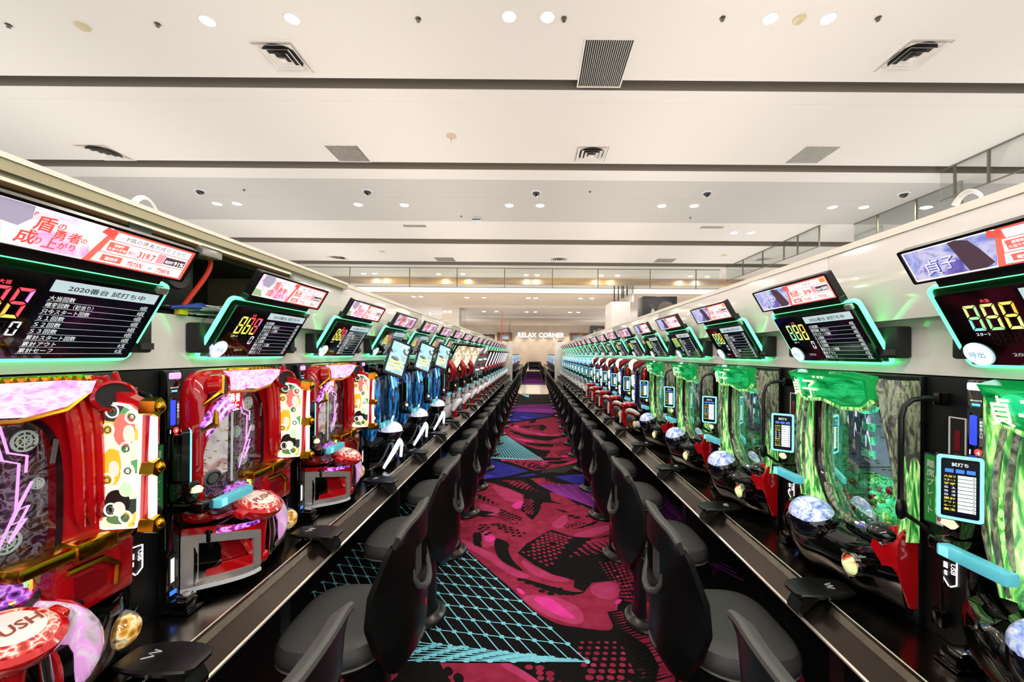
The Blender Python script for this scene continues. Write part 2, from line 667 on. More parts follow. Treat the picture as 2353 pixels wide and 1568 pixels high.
for i in range(26):
    t = i / 25
    p = lerp(ZA([(1860, 760)])[0], ZA([(2180, 1420)])[0], t)
    k = rnd.uniform(.08, .2)
    lay([(p[0] - .05, p[1] - .012), (p[0] - .05, p[1] + .012), (p[0] + k, p[1] + k * .4)], K_BLK, 4)
dots(ZA([(1470, 980), (1900, 980), (2330, 1500), (1680, 1500)]), 10, 16, .009, .021, K_CRI, 3, 1.25, K_ROSE)
lay(ZA([(230, 1172), (985, 1172), (1100, 1240), (1230, 1328), (1330, 1500), (420, 1500), (380, 1328)]), K_CRI, 2)
lay(S(ZA([(880, 1175), (985, 1172), (1110, 1245), (1240, 1335), (1200, 1380), (1050, 1280), (950, 1230)])), K_ROSE, 3)
for i in range(7):
    p, q = ZA([(230 + i * 26, 1172), (330 + i * 34, 1420)])
    strip(p, q, .012 + .006 * (i % 3), K_BLK, 3)
for x, y, r in ((470, 1240, 30), (555, 1300, 34)):
    dot(ZA([(x, y)])[0], r * .0007, K_BLK, 4, 10, 1.5, -1.0)
dots(ZA([(1070, 1180), (1300, 1200), (1500, 1420), (1330, 1420)]), 5, 8, .018, .014, K_CRI, 3, 1.3)
# torn crimson field under the near chairs
for sx, x0, x1 in ((-1, -1.3, -.66), (1, .7, 1.3)):
    ragged([(x0, 1.1), (x1, 1.1), (x1, 1.95), (x0, 1.95)], K_CRI, 1, .03, .05)
dots([(-1.25, 1.3), (-.8, 1.3), (-.8, 1.92), (-1.25, 1.92)], 9, 12, .016, .02, K_BLK, 2, 1.2)
# left-hand net: straight rows that meet at the right edge
RN = [fl(900 + 485 / 3.609, 1200 + 130 / 3.609)]
for i in range(11):
    RN.append((RN[-1][0] + .0877, RN[-1][1] - .1215))
SV = (-.0885, .0125)
node = lambda i, j: (RN[i][0] + SV[0] * j, RN[i][1] + SV[1] * j)
for i in range(12):
    nj = min(int((RN[i][0] + 1.4) / .0885), 16)
    if i < 11:
        strip(node(i, 0), node(i, nj), .0062, K_CYAN, 6)
    for j in range(nj + 1):
        dot(node(i, j), .0140, K_CYAN, 7, 10)
for j in range(17):
    for i in range(11):
        if node(i, j)[0] > -1.42 and (j == 0 or node(i + 1, j)[0] > -1.45):
            strip(node(i, j), node(i + 1, j), .0066, K_CYAN, 6)
for j in range(1, 12):      # open upper flank of the net
    i0 = node(0, j)
    for q in range(6):
        a, b = (i0[0] - .0877 * q, i0[1] + .1215 * q), (i0[0] - .0877 * (q + 1), i0[1] + .1215 * (q + 1))
        if a[0] > -1.38:
            strip(a, b, .0064, K_CYAN, 6)
            dot(a, .0135, K_CYAN, 7, 8)
tip = RN[11]
for r in range(7):
    t = r / 6
    e = lerp(node(11, 16), (node(11, 16)[0], tip[1] - .002), t)
    strip(tip, e, .0062, K_CYAN, 8)
    for j in range(10):
        s_ = (j + .5 + .27 * r) / 12
        dot(lerp(tip, e, s_), .0125, K_CYAN, 9, 8, 1.5)
        strip(lerp(tip, e, s_), lerp(tip, lerp(node(11, 16), (node(11, 16)[0], tip[1]), min(1, t + .17)), s_ + .06), .004, K_CYAN, 8)
# middle motif
lay(ZB([(400, 310), (520, 310), (620, 330), (800, 390), (980, 465), (985, 560), (940, 660), (1090, 780), (1180, 560), (1350, 570), (1500, 590), (1700, 600), (1930, 700), (1960, 800), (2190, 830), (2190, 1070), (60, 1070), (60, 990), (150, 780), (280, 560)]), K_CRI, 1)
lay(ZB([(1060, 270), (1230, 258), (1330, 300), (1460, 340), (1170, 348)]), K_CRI, 2)
lay(ZB([(1300, 440), (1400, 450), (1560, 540), (1640, 590), (1480, 590), (1320, 540)]), K_CRI, 2)
lay(S(ZB([(560, 330), (800, 400), (960, 470), (980, 540), (830, 570), (700, 500)])), K_ROSE, 3)
lay(S(ZB([(820, 600), (930, 540), (980, 540), (950, 640), (870, 640)])), K_HOT, 4)
lay(S(ZB([(150, 800), (260, 800), (180, 835), (130, 820)])), K_HOT, 4)
lay(S(ZB([(480, 880), (630, 960), (640, 1040), (560, 1080), (470, 1000)])), K_ROSE, 3)
lay(S(ZB([(530, 960), (630, 980), (620, 1050), (540, 1040)])), K_HOT, 4)
lay(S(ZB([(1310, 830), (1490, 700), (1540, 770), (1460, 880), (1360, 880)])), K_ROSE, 3)
lay(S(ZB([(420, 560), (680, 630), (690, 690), (560, 740), (440, 650)])), K_ROSE, 3)
lay(S(ZB([(1500, 990), (1900, 850), (2100, 840), (1900, 990)])), K_ROSE, 3)
ragged(S(ZB([(990, 440), (1110, 500), (1140, 600), (1100, 700), (1050, 775), (1120, 770), (1190, 620), (1200, 550), (1330, 545), (1280, 440), (1150, 345), (1050, 270), (900, 250), (690, 280), (800, 330)])), K_BLK, 5, .012, .05)
dots(ZB([(960, 520), (1110, 520), (1120, 720), (980, 700)]), 4, 7, .016, .018, K_CRI, 6, .8, K_ROSE)
dots(ZB([(700, 290), (980, 300), (1180, 430), (900, 390)]), 8, 5, .02, .01, K_CRI, 6, 1.6)
for q in ([(270, 680), (420, 655), (640, 690), (520, 715), (700, 745), (460, 740), (300, 720)], [(1550, 900), (1760, 830), (1920, 780), (1850, 835), (1700, 880)], [(1370, 650), (1480, 660), (1560, 690), (1440, 680)]):
    ragged(ZB(q), K_BLK, 4, .012, .04)
dots(ZB([(690, 640), (990, 760), (880, 860), (650, 750)]), 10, 8, .018, .011, K_BLK, 4)
dots(ZB([(560, 830), (700, 820), (1040, 930), (900, 1030)]), 7, 12, .02, .015, K_BLK, 4)
dots(ZB([(310, 450), (480, 480), (700, 600), (500, 560)]), 6, 9, .022, .012, K_BLK, 4)
dots(ZB([(1500, 720), (1800, 690), (1850, 740), (1500, 780)]), 5, 2, .026, .02, K_BLK, 4, 1.7)
dots(ZB([(1460, 850), (1700, 790), (1760, 820), (1480, 900)]), 8, 4, .01, .012, K_BLK, 4, 1.5)
dots(ZB([(1240, 260), (1430, 330), (1400, 345), (1210, 280)]), 6, 3, .02, .02, K_BLK, 4, 1.5)
dots(ZB([(270, 560), (400, 560), (390, 640), (260, 640)]), 5, 5, .015, .01, K_BLK, 4)
dots(ZB([(430, 830), (560, 830), (620, 1000), (380, 940)]), 5, 6, .018, .018, K_BLK, 4)
ragged(ZB([(370, 930), (450, 960), (460, 1100), (370, 1100), (355, 1000)]), K_BLK, 4, .01, .05)
q0, q1, q2, q3 = ZB([(1170, 345), (1820, 338), (1960, 700), (1440, 480)])
q2, q1 = (1.45, 3.25), (1.45, q1[1])
lay([q0, q1, (1.45, 3.0), (1.25, 2.75), q2, q3], K_DPU, 3)
for i in range(26):
    t = i / 25
    strip(lerp(lerp(q0, q3, min(1, t * 1.4)), q2, max(0, t * 1.4 - 1) * .8), lerp(q1, (1.45, 2.72), t), .014, K_PUR, 5)
for i in range(12):
    t = i / 11
    strip(lerp(q0, q1, t * .9), lerp(q3, (1.45, 3.1), t), .012, K_PUR, 5)
lay(ZB([(520, 30), (1020, 180), (620, 262), (400, 290), (430, 200)]), K_BLUE, 2)
bl = ZB([(430, 195), (630, 240), (420, 292)])
lay(bl, K_VIO, 3)
bp = ZB([(520, 30), (430, 200)])
lay([bp[0], bp[1], (-1.45, bp[1][1] + .05), (-1.45, bp[0][1] + .4)], K_BLUE, 2)
lay(ZB([(850, 250), (1090, 205), (1150, 230), (1000, 245)]), K_BLUE, 2)
bq = ZB([(1350, 245), (1640, 215), (1600, 330)])
lay([bq[0], bq[1], (1.45, bq[1][1]), (1.45, bq[2][1] - .12), bq[2]], K_BLUE, 2)
br = ZB([(1590, 230), (1790, 215), (1820, 295)])
lay([br[0], (1.45, br[1][1]), (1.45, br[2][1])], K_VIO, 3)
for i in range(22):
    a, b = ZB([(1190 + i * 24, 190 - i * 2), (1230 + i * 22, 160 - i * 3.4)])
    a2 = ZB([(1190 + i * 13, 190 + abs(11 - i) * 1.2)])[0]
    strip(a2, b, .010, K_GRY, 3)
# far motif
lay(ZC([(480, 1140), (700, 1150), (1250, 1090), (1820, 1100), (1900, 1180), (1640, 1250), (1250, 1320), (1080, 1335), (900, 1270), (700, 1200)]), K_CRI, 1)
lay(ZC([(550, 560), (1400, 430), (1570, 460), (1620, 620), (1720, 800), (1820, 970), (1820, 1110), (1250, 1100), (1200, 1000), (900, 900), (700, 800), (600, 740), (500, 620)]), K_CRI, 1)
for q in ([(660, 650), (900, 720), (1250, 760), (1650, 760), (1300, 835), (1000, 800), (750, 720)], [(920, 870), (1420, 890), (1400, 935), (1200, 935), (950, 890)], [(820, 590), (1000, 580), (1230, 560), (1300, 600), (1250, 665), (1000, 625)], [(960, 950), (1380, 1010), (1260, 1130), (1100, 1040)], [(700, 560), (760, 540), (720, 600), (680, 590)], [(1050, 480), (1130, 470), (1080, 530), (980, 540)], [(1250, 1120), (1700, 1120), (1500, 1160), (1200, 1170)], [(1180, 1210), (1560, 1170), (1700, 1190), (1500, 1230)]):
    ragged(ZC(q), K_BLK, 4, .02, .08)
for q, m in (([(600, 590), (700, 560), (830, 620), (1100, 690), (1350, 740), (1550, 700), (1500, 750), (1250, 752), (900, 690)], K_ROSE), ([(1080, 690), (1350, 735), (1200, 740)], K_HOT), ([(730, 570), (820, 575), (830, 620), (750, 600)], K_HOT), ([(700, 775), (1000, 825), (1100, 850), (1000, 855), (760, 805)], K_HOT), ([(1150, 1230), (1250, 1170), (1370, 1190), (1250, 1250)], K_HOT), ([(1580, 1220), (1850, 1140), (1820, 1180), (1680, 1230)], K_HOT), ([(1500, 1080), (1700, 1090), (1600, 1115)], K_HOT), ([(490, 1145), (640, 1160), (560, 1185)], K_HOT)):
    lay(S(ZC(q)), m, 3)
dots(ZC([(1000, 600), (1200, 570), (1180, 650), (1000, 640)]), 8, 5, .02, .02, K_CRI, 5)
dots(ZC([(1440, 640), (1680, 640), (1720, 760), (1560, 760)]), 6, 7, .018, .02, K_BLK, 4)
dots(ZC([(700, 1180), (1500, 1240), (1250, 1310), (1080, 1320)]), 12, 7, .024, .024, K_BLK, 4)
dots(ZC([(1380, 870), (1700, 840), (1680, 910), (1420, 930)]), 8, 5, .024, .02, K_BLK, 4, 1.6)
dots(ZC([(1400, 1020), (1800, 970), (1810, 1060), (1480, 1100)]), 8, 6, .018, .018, K_BLK, 4, 1.4)
n0, n1, n2, n3 = ZC([(490, 680), (600, 740), (1240, 1168), (340, 1060)])
n3 = (-1.3, n3[1])
n0 = (-1.3, n0[1] + .3)
for i in range(31):
    t = i / 30
    strip(lerp(n0, n1, t), lerp(n3, n2, t), .012, K_CYAN, 5)
    strip(lerp(n0, n3, t), lerp(n1, n2, t), .011, K_CYAN, 5)
m0 = ZC([(340, 1112)])[0]
lay([n3, n2, (-1.3, m0[1])], K_CYAN, 5)
lay(ZC([(235, 1180), (330, 1140), (1000, 1345), (600, 1440), (150, 1500), (150, 1400)]), K_BLUE, 1)
bb = ZC([(560, 530), (650, 315), (1390, 410), (1000, 470)])
lay([(-1.3, bb[0][1]), (-1.3, bb[1][1]), bb[1], bb[2], bb[3], bb[0]], K_BLUE, 1)
for q in ([(820, 430), (900, 420), (1090, 460), (960, 455)], [(610, 450), (880, 490), (760, 500)]):
    lay(ZC(q), K_VIO, 3)
pp = ZC([(690, 240), (1100, 220), (1440, 205), (1480, 380), (1390, 410), (1000, 360), (690, 320)])
lay([(-1.3, pp[0][1]), pp[1], (1.3, pp[2][1]), (1.3, pp[3][1]), pp[4], pp[5], (-1.3, pp[6][1])], K_DPU, 1)
for i in range(24):
    t = i / 23
    strip(lerp((-1.3, pp[0][1]), (-1.3, pp[6][1]), t), lerp((1.3, pp[2][1]), (1.3, pp[3][1]), t), .035 + .05 * (t > .6), K_PUR, 3)
for i in range(22):
    y = 11.3 + i * .18
    strip((-1.3, y), (1.3, y + .25 * math.sin(i * 1.7)), .05, K_GRY, 2)
g0 = ZC([(860, 50), (1000, 60), (990, 105)])
lay(g0, K_CYAN, 3)
tag(c.build('patterned_carpet'), 'black patterned carpet with pink, cyan and blue motifs along the aisle', 'carpet')

c = B()
c.box(-1.12, 1.12, 20.01, 34.99, -.012, 0.001, K_BLK)
for i in range(80):
    y = 20.1 + i * .187
    m = (K_BLUE, K_PUR, K_CRI, K_DPU, K_BLUE, K_BLK, K_PUR)[(i * 5 + i // 9) % 7]
    c.flat([(-1.1, y), (1.1, y + .1 * math.sin(i)), (1.1, y + .17), (-1.1, y + .15)], .002 + .00002 * (i % 9), m)
tag(c.build('striped_carpet'), 'far carpet striped in blue, purple and crimson beyond the cross aisle', 'carpet')
# ------------------------------------------------------------------ ceiling, walls, fittings overhead
def ce(px, py, h=2.8):
    a, b = px - CX, py - CY
    u, v = a + b * TH, b - a * TH
    y = -FOC * h / v
    return u * y / FOC, y


ZC0 = HC + 2.8
cb = B()
def slab(y0, y1, h, m=M_WHITE):
    cb.box(-XF, XF, y0, y1, HC + h, HC + 3.05, m)
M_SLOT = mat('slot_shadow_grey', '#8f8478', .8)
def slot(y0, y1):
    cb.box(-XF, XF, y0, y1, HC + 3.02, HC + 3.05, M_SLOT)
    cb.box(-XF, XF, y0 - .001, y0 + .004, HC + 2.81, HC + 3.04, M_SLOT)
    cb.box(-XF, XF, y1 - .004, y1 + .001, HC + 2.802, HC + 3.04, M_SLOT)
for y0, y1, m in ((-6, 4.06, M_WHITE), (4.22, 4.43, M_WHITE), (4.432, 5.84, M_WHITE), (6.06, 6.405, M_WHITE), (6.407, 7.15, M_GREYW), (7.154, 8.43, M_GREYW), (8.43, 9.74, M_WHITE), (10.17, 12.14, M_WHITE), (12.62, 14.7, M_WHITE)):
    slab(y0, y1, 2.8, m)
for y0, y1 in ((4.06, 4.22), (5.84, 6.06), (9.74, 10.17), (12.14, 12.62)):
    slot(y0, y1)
slab(14.7, 16.7, 2.56)
slab(16.7, 19.85, 2.43)
slab(19.85, 24.25, 2.3)
slab(24.25, 25.0, 2.19)
slab(25.0, 41, 2.8)
structure(cb.build('ceiling'))
tb = B()
M_TAN = mat('tan_riser', '#c9b9a2', .6)
tb.box(-XF, XF, 16.68, 16.70, HC + 2.43, HC + 2.56, M_TAN)
structure(tb.build('trim_1'))
# ceiling band with a brushed copper wave
tb = B()
M_WAVE = pattern('copper_wave', [(.2, '#8f867c'), (.45, '#a99484'), (.6, '#e0b27a'), (.75, '#f3d58f'), (.9, '#8f867c')], 'noise', .8, 0, .3, .4, stretch=(.45, 1, 3))
tb.box(-XF, XF, 14.66, 14.70, HC + 2.56, HC + 2.8, M_WAVE)
tag(tb.build('ceiling_band'), 'copper and grey wave-patterned band hung under the far ceiling', 'ceiling band')
cv = B()
cv.box(-XF, XF, 15.35, 16.6, HC + 2.548, HC + 2.56, glow('cove_white', '#fff6ea', 1.05, True))
tag(cv.build('cove_light'), 'wide white light strip glowing behind the copper ceiling band', 'cove light')

wl = B()
M_MARB = pattern('marble_wall', [(.3, '#d2c4b4'), (.5, '#e2d6ca'), (.62, '#d6c9ba'), (.75, '#e6dcd2')], 'noise', .35, 0, .25, detail=8, dist=2)
wl.box(-XF, XF, 39, 39.2, 0, HC + 2.8, M_MARB)
for i in range(-7, 8):
    wl.box(i * 1.9 - .004, i * 1.9 + .004, 38.997, 39, 0, HC + 2.8, mat('wall_joint', '#cdbfae', .6))
structure(wl.build('wall_back'))
t = B().frame((.77, 38.92, 3.18), (1, 0, 0), (0, 0, 1))
vv, ff, x0, x1, y0, y1 = text_mesh('RELAX CORNER', .004)
t.text('RELAX CORNER', 0, 0, .66, mat('sign_letters', '#ffffff', .4, emit='#ffffff', es=1.0), 0, w=4.52, bold=.004, align='C')
sg = t.build('relax_corner_sign')
so = sg.modifiers.new('s', 'SOLIDIFY')
so.thickness = .06
tag(sg, 'white RELAX CORNER lettering on the pale far wall', 'sign')
for i, (x0, x1, s_) in enumerate(((-3.54, -2.09, 'the pole pair'), (3.58, 5.4, 'the black loudspeaker'))):
    r = thing('wall_display', ((x0 + x1) / 2, 38.98, 2.86))
    hw = (x1 - x0) / 2
    b = B().frame((0, 0, 0), (1, 0, 0), (0, 0, 1))
    b.ring([(-hw, 0), (hw, 0), (hw, .77), (-hw, .77)], [(-hw + .28, .1), (hw - .28, .1), (hw - .28, .52), (-hw + .28, .52)], [(0, 0), (0, .1), (1, .1), (1, 0)], mat('walnut_frame', '#7c5e40', .4), False)
    b.build('frame', r)
    b = B().frame((0, 0, 0), (1, 0, 0), (0, 0, 1))
    b.box(-hw + .28, hw - .28, .1, .52, 0, .03, pattern('far_screen', [(.3, '#3c4658'), (.5, '#9aa4b4'), (.7, '#5a6070')], 'noise', 2, .4, .3, stretch=(1, 1, 5)))
    b.build('screen', r)
    tag(r, 'brown-framed wall display seen beyond ' + s_, 'wall display')
b = thing('bench', (.17, 38.4, 0))
q = B(); q.box(-.62, .62, -.25, .3, .36, .5, M_BLACK, .03); q.build('seat', b)
q = B(); q.box(-.62, .62, .2, .32, .5, .8, M_BLACK, .03); q.build('backrest', b)
q = B(); q.box(-.58, .58, -.2, .26, 0, .36, M_GBLACK); q.build('base', b)
tag(b, 'low black bench against the pale far wall', 'bench')

# columns
for nm, x0, x1, y0, y1, z1 in (('trim_2', -4.6, -3.75, 20.1, 20.9, HC + 2.3), ('trim_3', 2.82, 3.5, 14.4, 15.6, 3.46)):
    q = B(); q.box(x0, x1, y0, y1, 0, z1, M_GLOSSW); o = structure(q.build(nm))
q = B()
q.box(-3.745, -3.55, 20.2, 20.8, 2.0, HC + 2.28, glass('column_glass', (.97, .98, .97), .6, .05))
tag(q.build('glass_sleeve'), 'clear glass sleeve beside the far white column', 'glass sleeve')
r = thing('slatted_screen', (3.6, 16.4, 3.49))
q = B()
for i in range(17):
    y = -1.9 + i * .235
    q.box(-.01, .01, y, y + .12, 0, .605 if y < .2 else .475, M_SILVER)
q.build('slat_panel', r)
q = B(); q.box(-.03, .03, -1.99, -1.93, -.03, .605, M_CHROME); q.build('post', r)
tag(r, 'slatted silver screen above the white column', 'screen')
for i, (x, h) in enumerate(((3.02, .62), (3.17, .5), (3.3, .4), (3.35, .38), (3.48, .3))):
    q = B(); q.tube([(x, 14.9 - .02 * i, HC + 2.5 - h), (x, 14.9 - .02 * i, HC + 2.57)], .022, M_MBLACK, 8)
    tag(q.build('hanging_rod'), 'thin black rod hanging from the ceiling by the slatted screen', 'rod', 'black ceiling rods')

# smoke-barrier glass hung below the ceiling
M_BAR = glass('barrier_glass', (.945, .975, .96), .5, .03)
M_POST = mat('barrier_metal', '#7d786a', .4, .6)
def barrier(pts, z0, z1, label):
    r = thing('glass_barrier', (pts[0][0], pts[0][1], z0))
    for (xa, ya), (xb, yb) in zip(pts, pts[1:]):
        q = B()
        dx, dy = xb - xa, yb - ya
        n = math.hypot(dx, dy)
        q.frame((xa - pts[0][0], ya - pts[0][1], 0), (dx / n, dy / n, 0), (0, 0, 1))
        q.box(.005, n - .005, 0, z1 - z0, -.004, .004, M_BAR)
        q.build('pane', r)
        q = B()
        q.box(xa - pts[0][0] - .012, xa - pts[0][0] + .012, ya - pts[0][1] - .012, ya - pts[0][1] + .012, -.01, z1 - z0, M_POST)
        q.build('post', r)
    for zz in (0, z1 - z0):
        (xa, ya), (xb, yb) = pts[0], pts[-1]
        q = B(); q.tube([(0, 0, zz), (xb - xa, yb - ya, zz)], .010, M_POST, 6); q.build('rail', r)
    tag(r, label, 'glass barrier')
barrier([(6.09, y) for y in (1.6, 2.5, 3.4, 4.4, 5.34, 5.77, 5.98)], 3.885, ZC0 - .012, 'hanging glass smoke barrier over the row headed by green machines, closest section')
barrier([(6.76, y) for y in (6.3, 7.05, 7.84, 8.42)], 3.3, HC + 2.79, 'deep glass barrier section under the lowered grey ceiling strip')
barrier([(6.09, y) for y in (8.5, 9.2, 9.7, 10.6, 11.6, 12.6)], 3.885, HC + 2.79, 'hanging glass barrier section between the grey strip and the copper band')
barrier([(x, 13.0) for x in (-8, -6, -4.05, -2.5, -.95, .61, 2.1, 3.8, 5.3, 6.09)], 3.70, HC + 2.79, 'long glass smoke barrier crossing the hall before the copper band')

# downlights
M_LAMP = glow('lamp_disc', '#fff4e6', 520, True)
M_LAMPF = glow('lamp_disc_far', '#fff4e6', 260, True)
M_RIM = mat('lamp_rim', '#f4efe8', .4)
RING = 'the ceiling bay closest to the camera|the lowered grey ceiling strip|the bay behind the grey strip|the copper band|the tan ceiling step|the farthest lowered ceiling'.split('|')
LAMPS = [
    (0, 2.8, [(477, 47), (671, 42), (1170, 37), (1258, 38), (1770, 42), (1903, 42)], .052),
    (1, 2.8, [(499, 468), (545, 468), (823, 470), (929, 471), (1170, 472), (1241, 472), (1521, 473), (1595, 473), (1913, 476), (1985, 476), (2126, 476)], .072),
    (2, 2.8, [(1687, 535), (1727, 535)], .07),
    (3, 2.8, [(836, 629), (861, 629), (1008, 630), (1064, 630), (1209, 632), (1234, 632), (1381, 633), (1419, 633), (1587, 635), (1625, 636)], .075),
    (4, 2.43, [(951, 682), (967, 682), (1073, 684), (1112, 684), (1214, 685), (1231, 685), (1334, 686), (1360, 686)], .085),
    (5, 2.3, [(1112, 716), (1141, 716), (1210, 717), (1230, 717), (1309, 718), (1329, 718)], .085)]
for bi, h, ps, rad in LAMPS:
    for i, (px, py) in enumerate(ps):
        x, y = ce(px, py, h)
        r = thing('downlight', (x, y, HC + h))
        q = B(); q.lathe([(rad * 1.22, .001), (rad * 1.2, -.006), (rad * 1.02, -.008), (rad, -.002)], (0, 0, 0), M_RIM, 24); q.build('rim', r)
        q = B(); q.lathe([(rad, -.004), (rad * .5, -.005), (.002, -.005)], (0, 0, 0), M_LAMP if bi < 2 else M_LAMPF, 24); q.build('lamp', r)
        tag(r, f'{ORD[i]} downlight from the red side in ' + RING[bi], 'downlight')
for i in range(9):
    x, y = ce(1095 + i * 29.5, 741, 2.8)
    y = 38.4
    x = (1103 + i * 29 - CX) / FOC * y
    r = thing('wall_washer', (x, y, ZC0))
    q = B(); q.lathe([(.1, .001), (.1, -.01), (.085, -.012)], (0, 0, 0), M_RIM, 16); q.build('rim', r)
    q = B(); q.lathe([(.085, -.011), (.002, -.012)], (0, 0, 0), M_LAMPF, 16); q.build('lamp', r)
    tag(r, 'small lit downlight washing the far wall above the lettering', 'downlight', 'wall washers')
    l = bpy.data.lights.new('washer', 'SPOT'); l.energy = 230; l.spot_size = R(70); l.spot_blend = .8; l.color = (1, .86, .68); l.shadow_soft_size = .05
    lo = bpy.data.objects.new('washer_lamp', l); COL.objects.link(lo); lo.location = (x, y, ZC0 - .03)

# diffusers, grilles, detectors, sprinklers, dome cameras
def diffuser(x, y, z, s, label):
    r = thing('ceiling_diffuser', (x, y, z))
    q = B()
    sq = lambda a: [(-a, -a), (a, -a), (a, a), (-a, a)]
    h = s / 2
    q.ring(sq(h), sq(h * .93), [(0, .001), (0, -.008), (1, -.008), (1, .02)], M_WHITE, False)
    q.build('frame', r)
    q = B()
    for k, a in enumerate((.86, .62, .40, .20)):
        q.ring(sq(h * a), sq(h * (a - .15)), [(0, -.024 - .004 * k), (1, -.004 - .002 * k)], M_WHITE, False)
    q.box(-h * .12, h * .12, -h * .12, h * .12, -.040, -.034, M_WHITE)
    q.build('cone', r)
    q = B(); q.box(-h * .92, h * .92, -h * .92, h * .92, .0005, .001, M_WHITE)
    q.lathe([(h * .8, -.0005), (h * .8, .0), (.001, .0)], (0, 0, -.0005), M_INK, 24); q.build('duct', r)
    tag(r, label, 'ceiling vent')
def vent(px, py, h, s, label, edge=True):
    x, y = ce(px, py, h)
    diffuser(x, y + (s / 2 if edge else 0), HC + h, s, label)
vent(617, 91, 2.8, .42, 'square white air diffuser over the red machines, in the closest ceiling bay')
vent(2149, 86, 2.8, .43, 'square white air diffuser over the green machines, in the closest ceiling bay')
vent(1364, 334, 2.8, .46, 'square white diffuser above the aisle in the second ceiling bay')
vent(197, 330, 2.8, .46, 'square white diffuser over the opened island panel, second ceiling bay')
vent(1286, 592, 2.8, .5, 'far square diffuser above the aisle behind the grey strip')
vent(766, 588, 2.8, .5, 'far square diffuser above the red-machine row behind the grey strip')
vent(1766, 592, 2.8, .5, 'far square diffuser beside the glass barrier behind the grey strip')
def grille(px, py, h, s, d, label, n=18):
    x, y = ce(px, py, h)
    r = thing('ceiling_grille', (x, y + d / 2, HC + h))
    q = B(); q.box(-s / 2, s / 2, -d / 2, d / 2, -.001, .0, M_INK); q.build('recess', r)
    q = B()
    for i in range(n + 1):
        a = -s / 2 + s * i / n
        q.box(a - s / n * .085, a + s / n * .085, -d / 2, d / 2, -.010, -.001, M_WHITE)
    q.build('slats', r)
    q = B()
    sq = lambda a, c: [(-a, -c), (a, -c), (a, c), (-a, c)]
    q.ring(sq(s / 2 + .012, d / 2 + .012), sq(s / 2, d / 2), [(0, 0), (0, -.012), (1, -.012), (1, 0)], M_WHITE, False); q.build('frame', r)
    tag(r, label, 'ceiling grille')
grille(1402, 89, 2.8, .43, .62, 'long black-slotted return grille, closest to the camera above the aisle', 22)
grille(782, 333, 2.8, .447, .45, 'slotted return grille over the red-machine row, second ceiling bay')
grille(1894, 335, 2.8, .46, .47, 'slotted return grille over the green-machine row, second ceiling bay')
grille(950, 516, 2.8, .5, .16, 'narrow slotted grille just behind the grey strip, red-machine side')
grille(1640, 519, 2.8, .5, .16, 'narrow slotted grille just behind the grey strip, green-machine side')
grille(1018, 591, 2.8, .55, .5, 'far slotted grille on the red-machine side before the copper band', 14)
grille(1534, 594, 2.8, .55, .5, 'far slotted grille on the green-machine side before the copper band', 14)
for px, py, h, rr, lb, pin in ((190, 60, 2.8, .05, 'over the first red machine', 0), (1837, 44, 2.8, .05, 'between the closest downlights over the green row', 0), (1037, 312, 2.8, .066, 'with a red hanging pin in the second bay', 1), (878, 578, 2.8, .08, 'far over the red-machine row', 0), (1663, 586, 2.8, .08, 'far beside the glass barrier', 0)):
    x, y = ce(px, py, h)
    r = thing('smoke_detector', (x, y, HC + h))
    q = B(); q.lathe([(rr, 0), (rr, -.012), (rr * .75, -.022), (rr * .3, -.024), (.001, -.024)], (0, 0, 0), mat('detector_cream', '#d8c8a4', .5), 20); q.build('body', r)
    if pin:
        q = B(); q.tube([(0, 0, -.02), (0, 0, -.085)], .003, M_INKR, 6); q.build('pin', r)
    tag(r, 'round cream smoke detector ' + lb, 'smoke detector')
SPK = [(20, 57, 2.8, 'over the first red machine'), (362, 55, 2.8, 'beside the diffuser over the red machines'), (961, 43, 2.8, 'between the aisle lamps and the red side'), (1296, 42, 2.8, 'beside the aisle downlight pair'), (1660, 41, 2.8, 'beside the green-side lamp pair'), (2018, 41, 2.8, 'near the diffuser over the green machines'), (1356, 440, 2.8, 'on the grey strip above the aisle'), (561, 436, 2.8, 'on the grey strip over the red row'), (1586, 500, 2.8, 'on the grey strip over the green row'), (1060, 497, 2.8, 'at the rear of the grey strip'), (2205, 443, 2.8, 'behind the glass barrier')]
for px, py, h, lb in SPK:
    x, y = ce(px, py, h)
    q = B(); q.lathe([(.024, 0), (.024, -.003), (.012, -.006), (.010, -.02), (.016, -.024), (.001, -.026)], (0, 0, 0), mat('sprinkler_metal', '#6d675c', .4, .7), 14)
    o = q.build('sprinkler'); o.location = (x, y, HC + h)
    tag(o, 'small metal sprinkler head ' + lb, 'sprinkler')
for i, (px, py) in enumerate(((460, 437), (844, 438), (1232, 441), (1625, 442), (2077, 444))):
    x, y = ce(px, py, 2.8)
    r = thing('dome_camera', (x, y, HC + 2.8))
    q = B(); q.lathe([(.088, 0), (.088, -.012), (.074, -.022)], (0, 0, 0), M_WPL, 24); q.build('housing', r)
    q = B(); q.ell((0, 0, -.02), (.064, .064, -.058), mat('dome_smoked', '#1b1b1d', .08, coat=.6), 20, 8, lo=0); q.build('dome', r)
    tag(r, f'{ORD[i]} black dome camera on the grey ceiling strip, from the red side', 'security camera')
r = thing('ceiling_signbox', (*ce(1095, 500, 2.8), HC + 2.8))
q = B(); q.box(-.09, .09, -.01, .01, -.13, -.0, M_WPL, .004); q.build('board', r)
q = B(); q.box(-.085, .085, -.012, .012, -.05, -.03, M_INK); q.build('slot', r)
tag(r, 'small white sign box hung at the rear of the grey strip', 'sign')
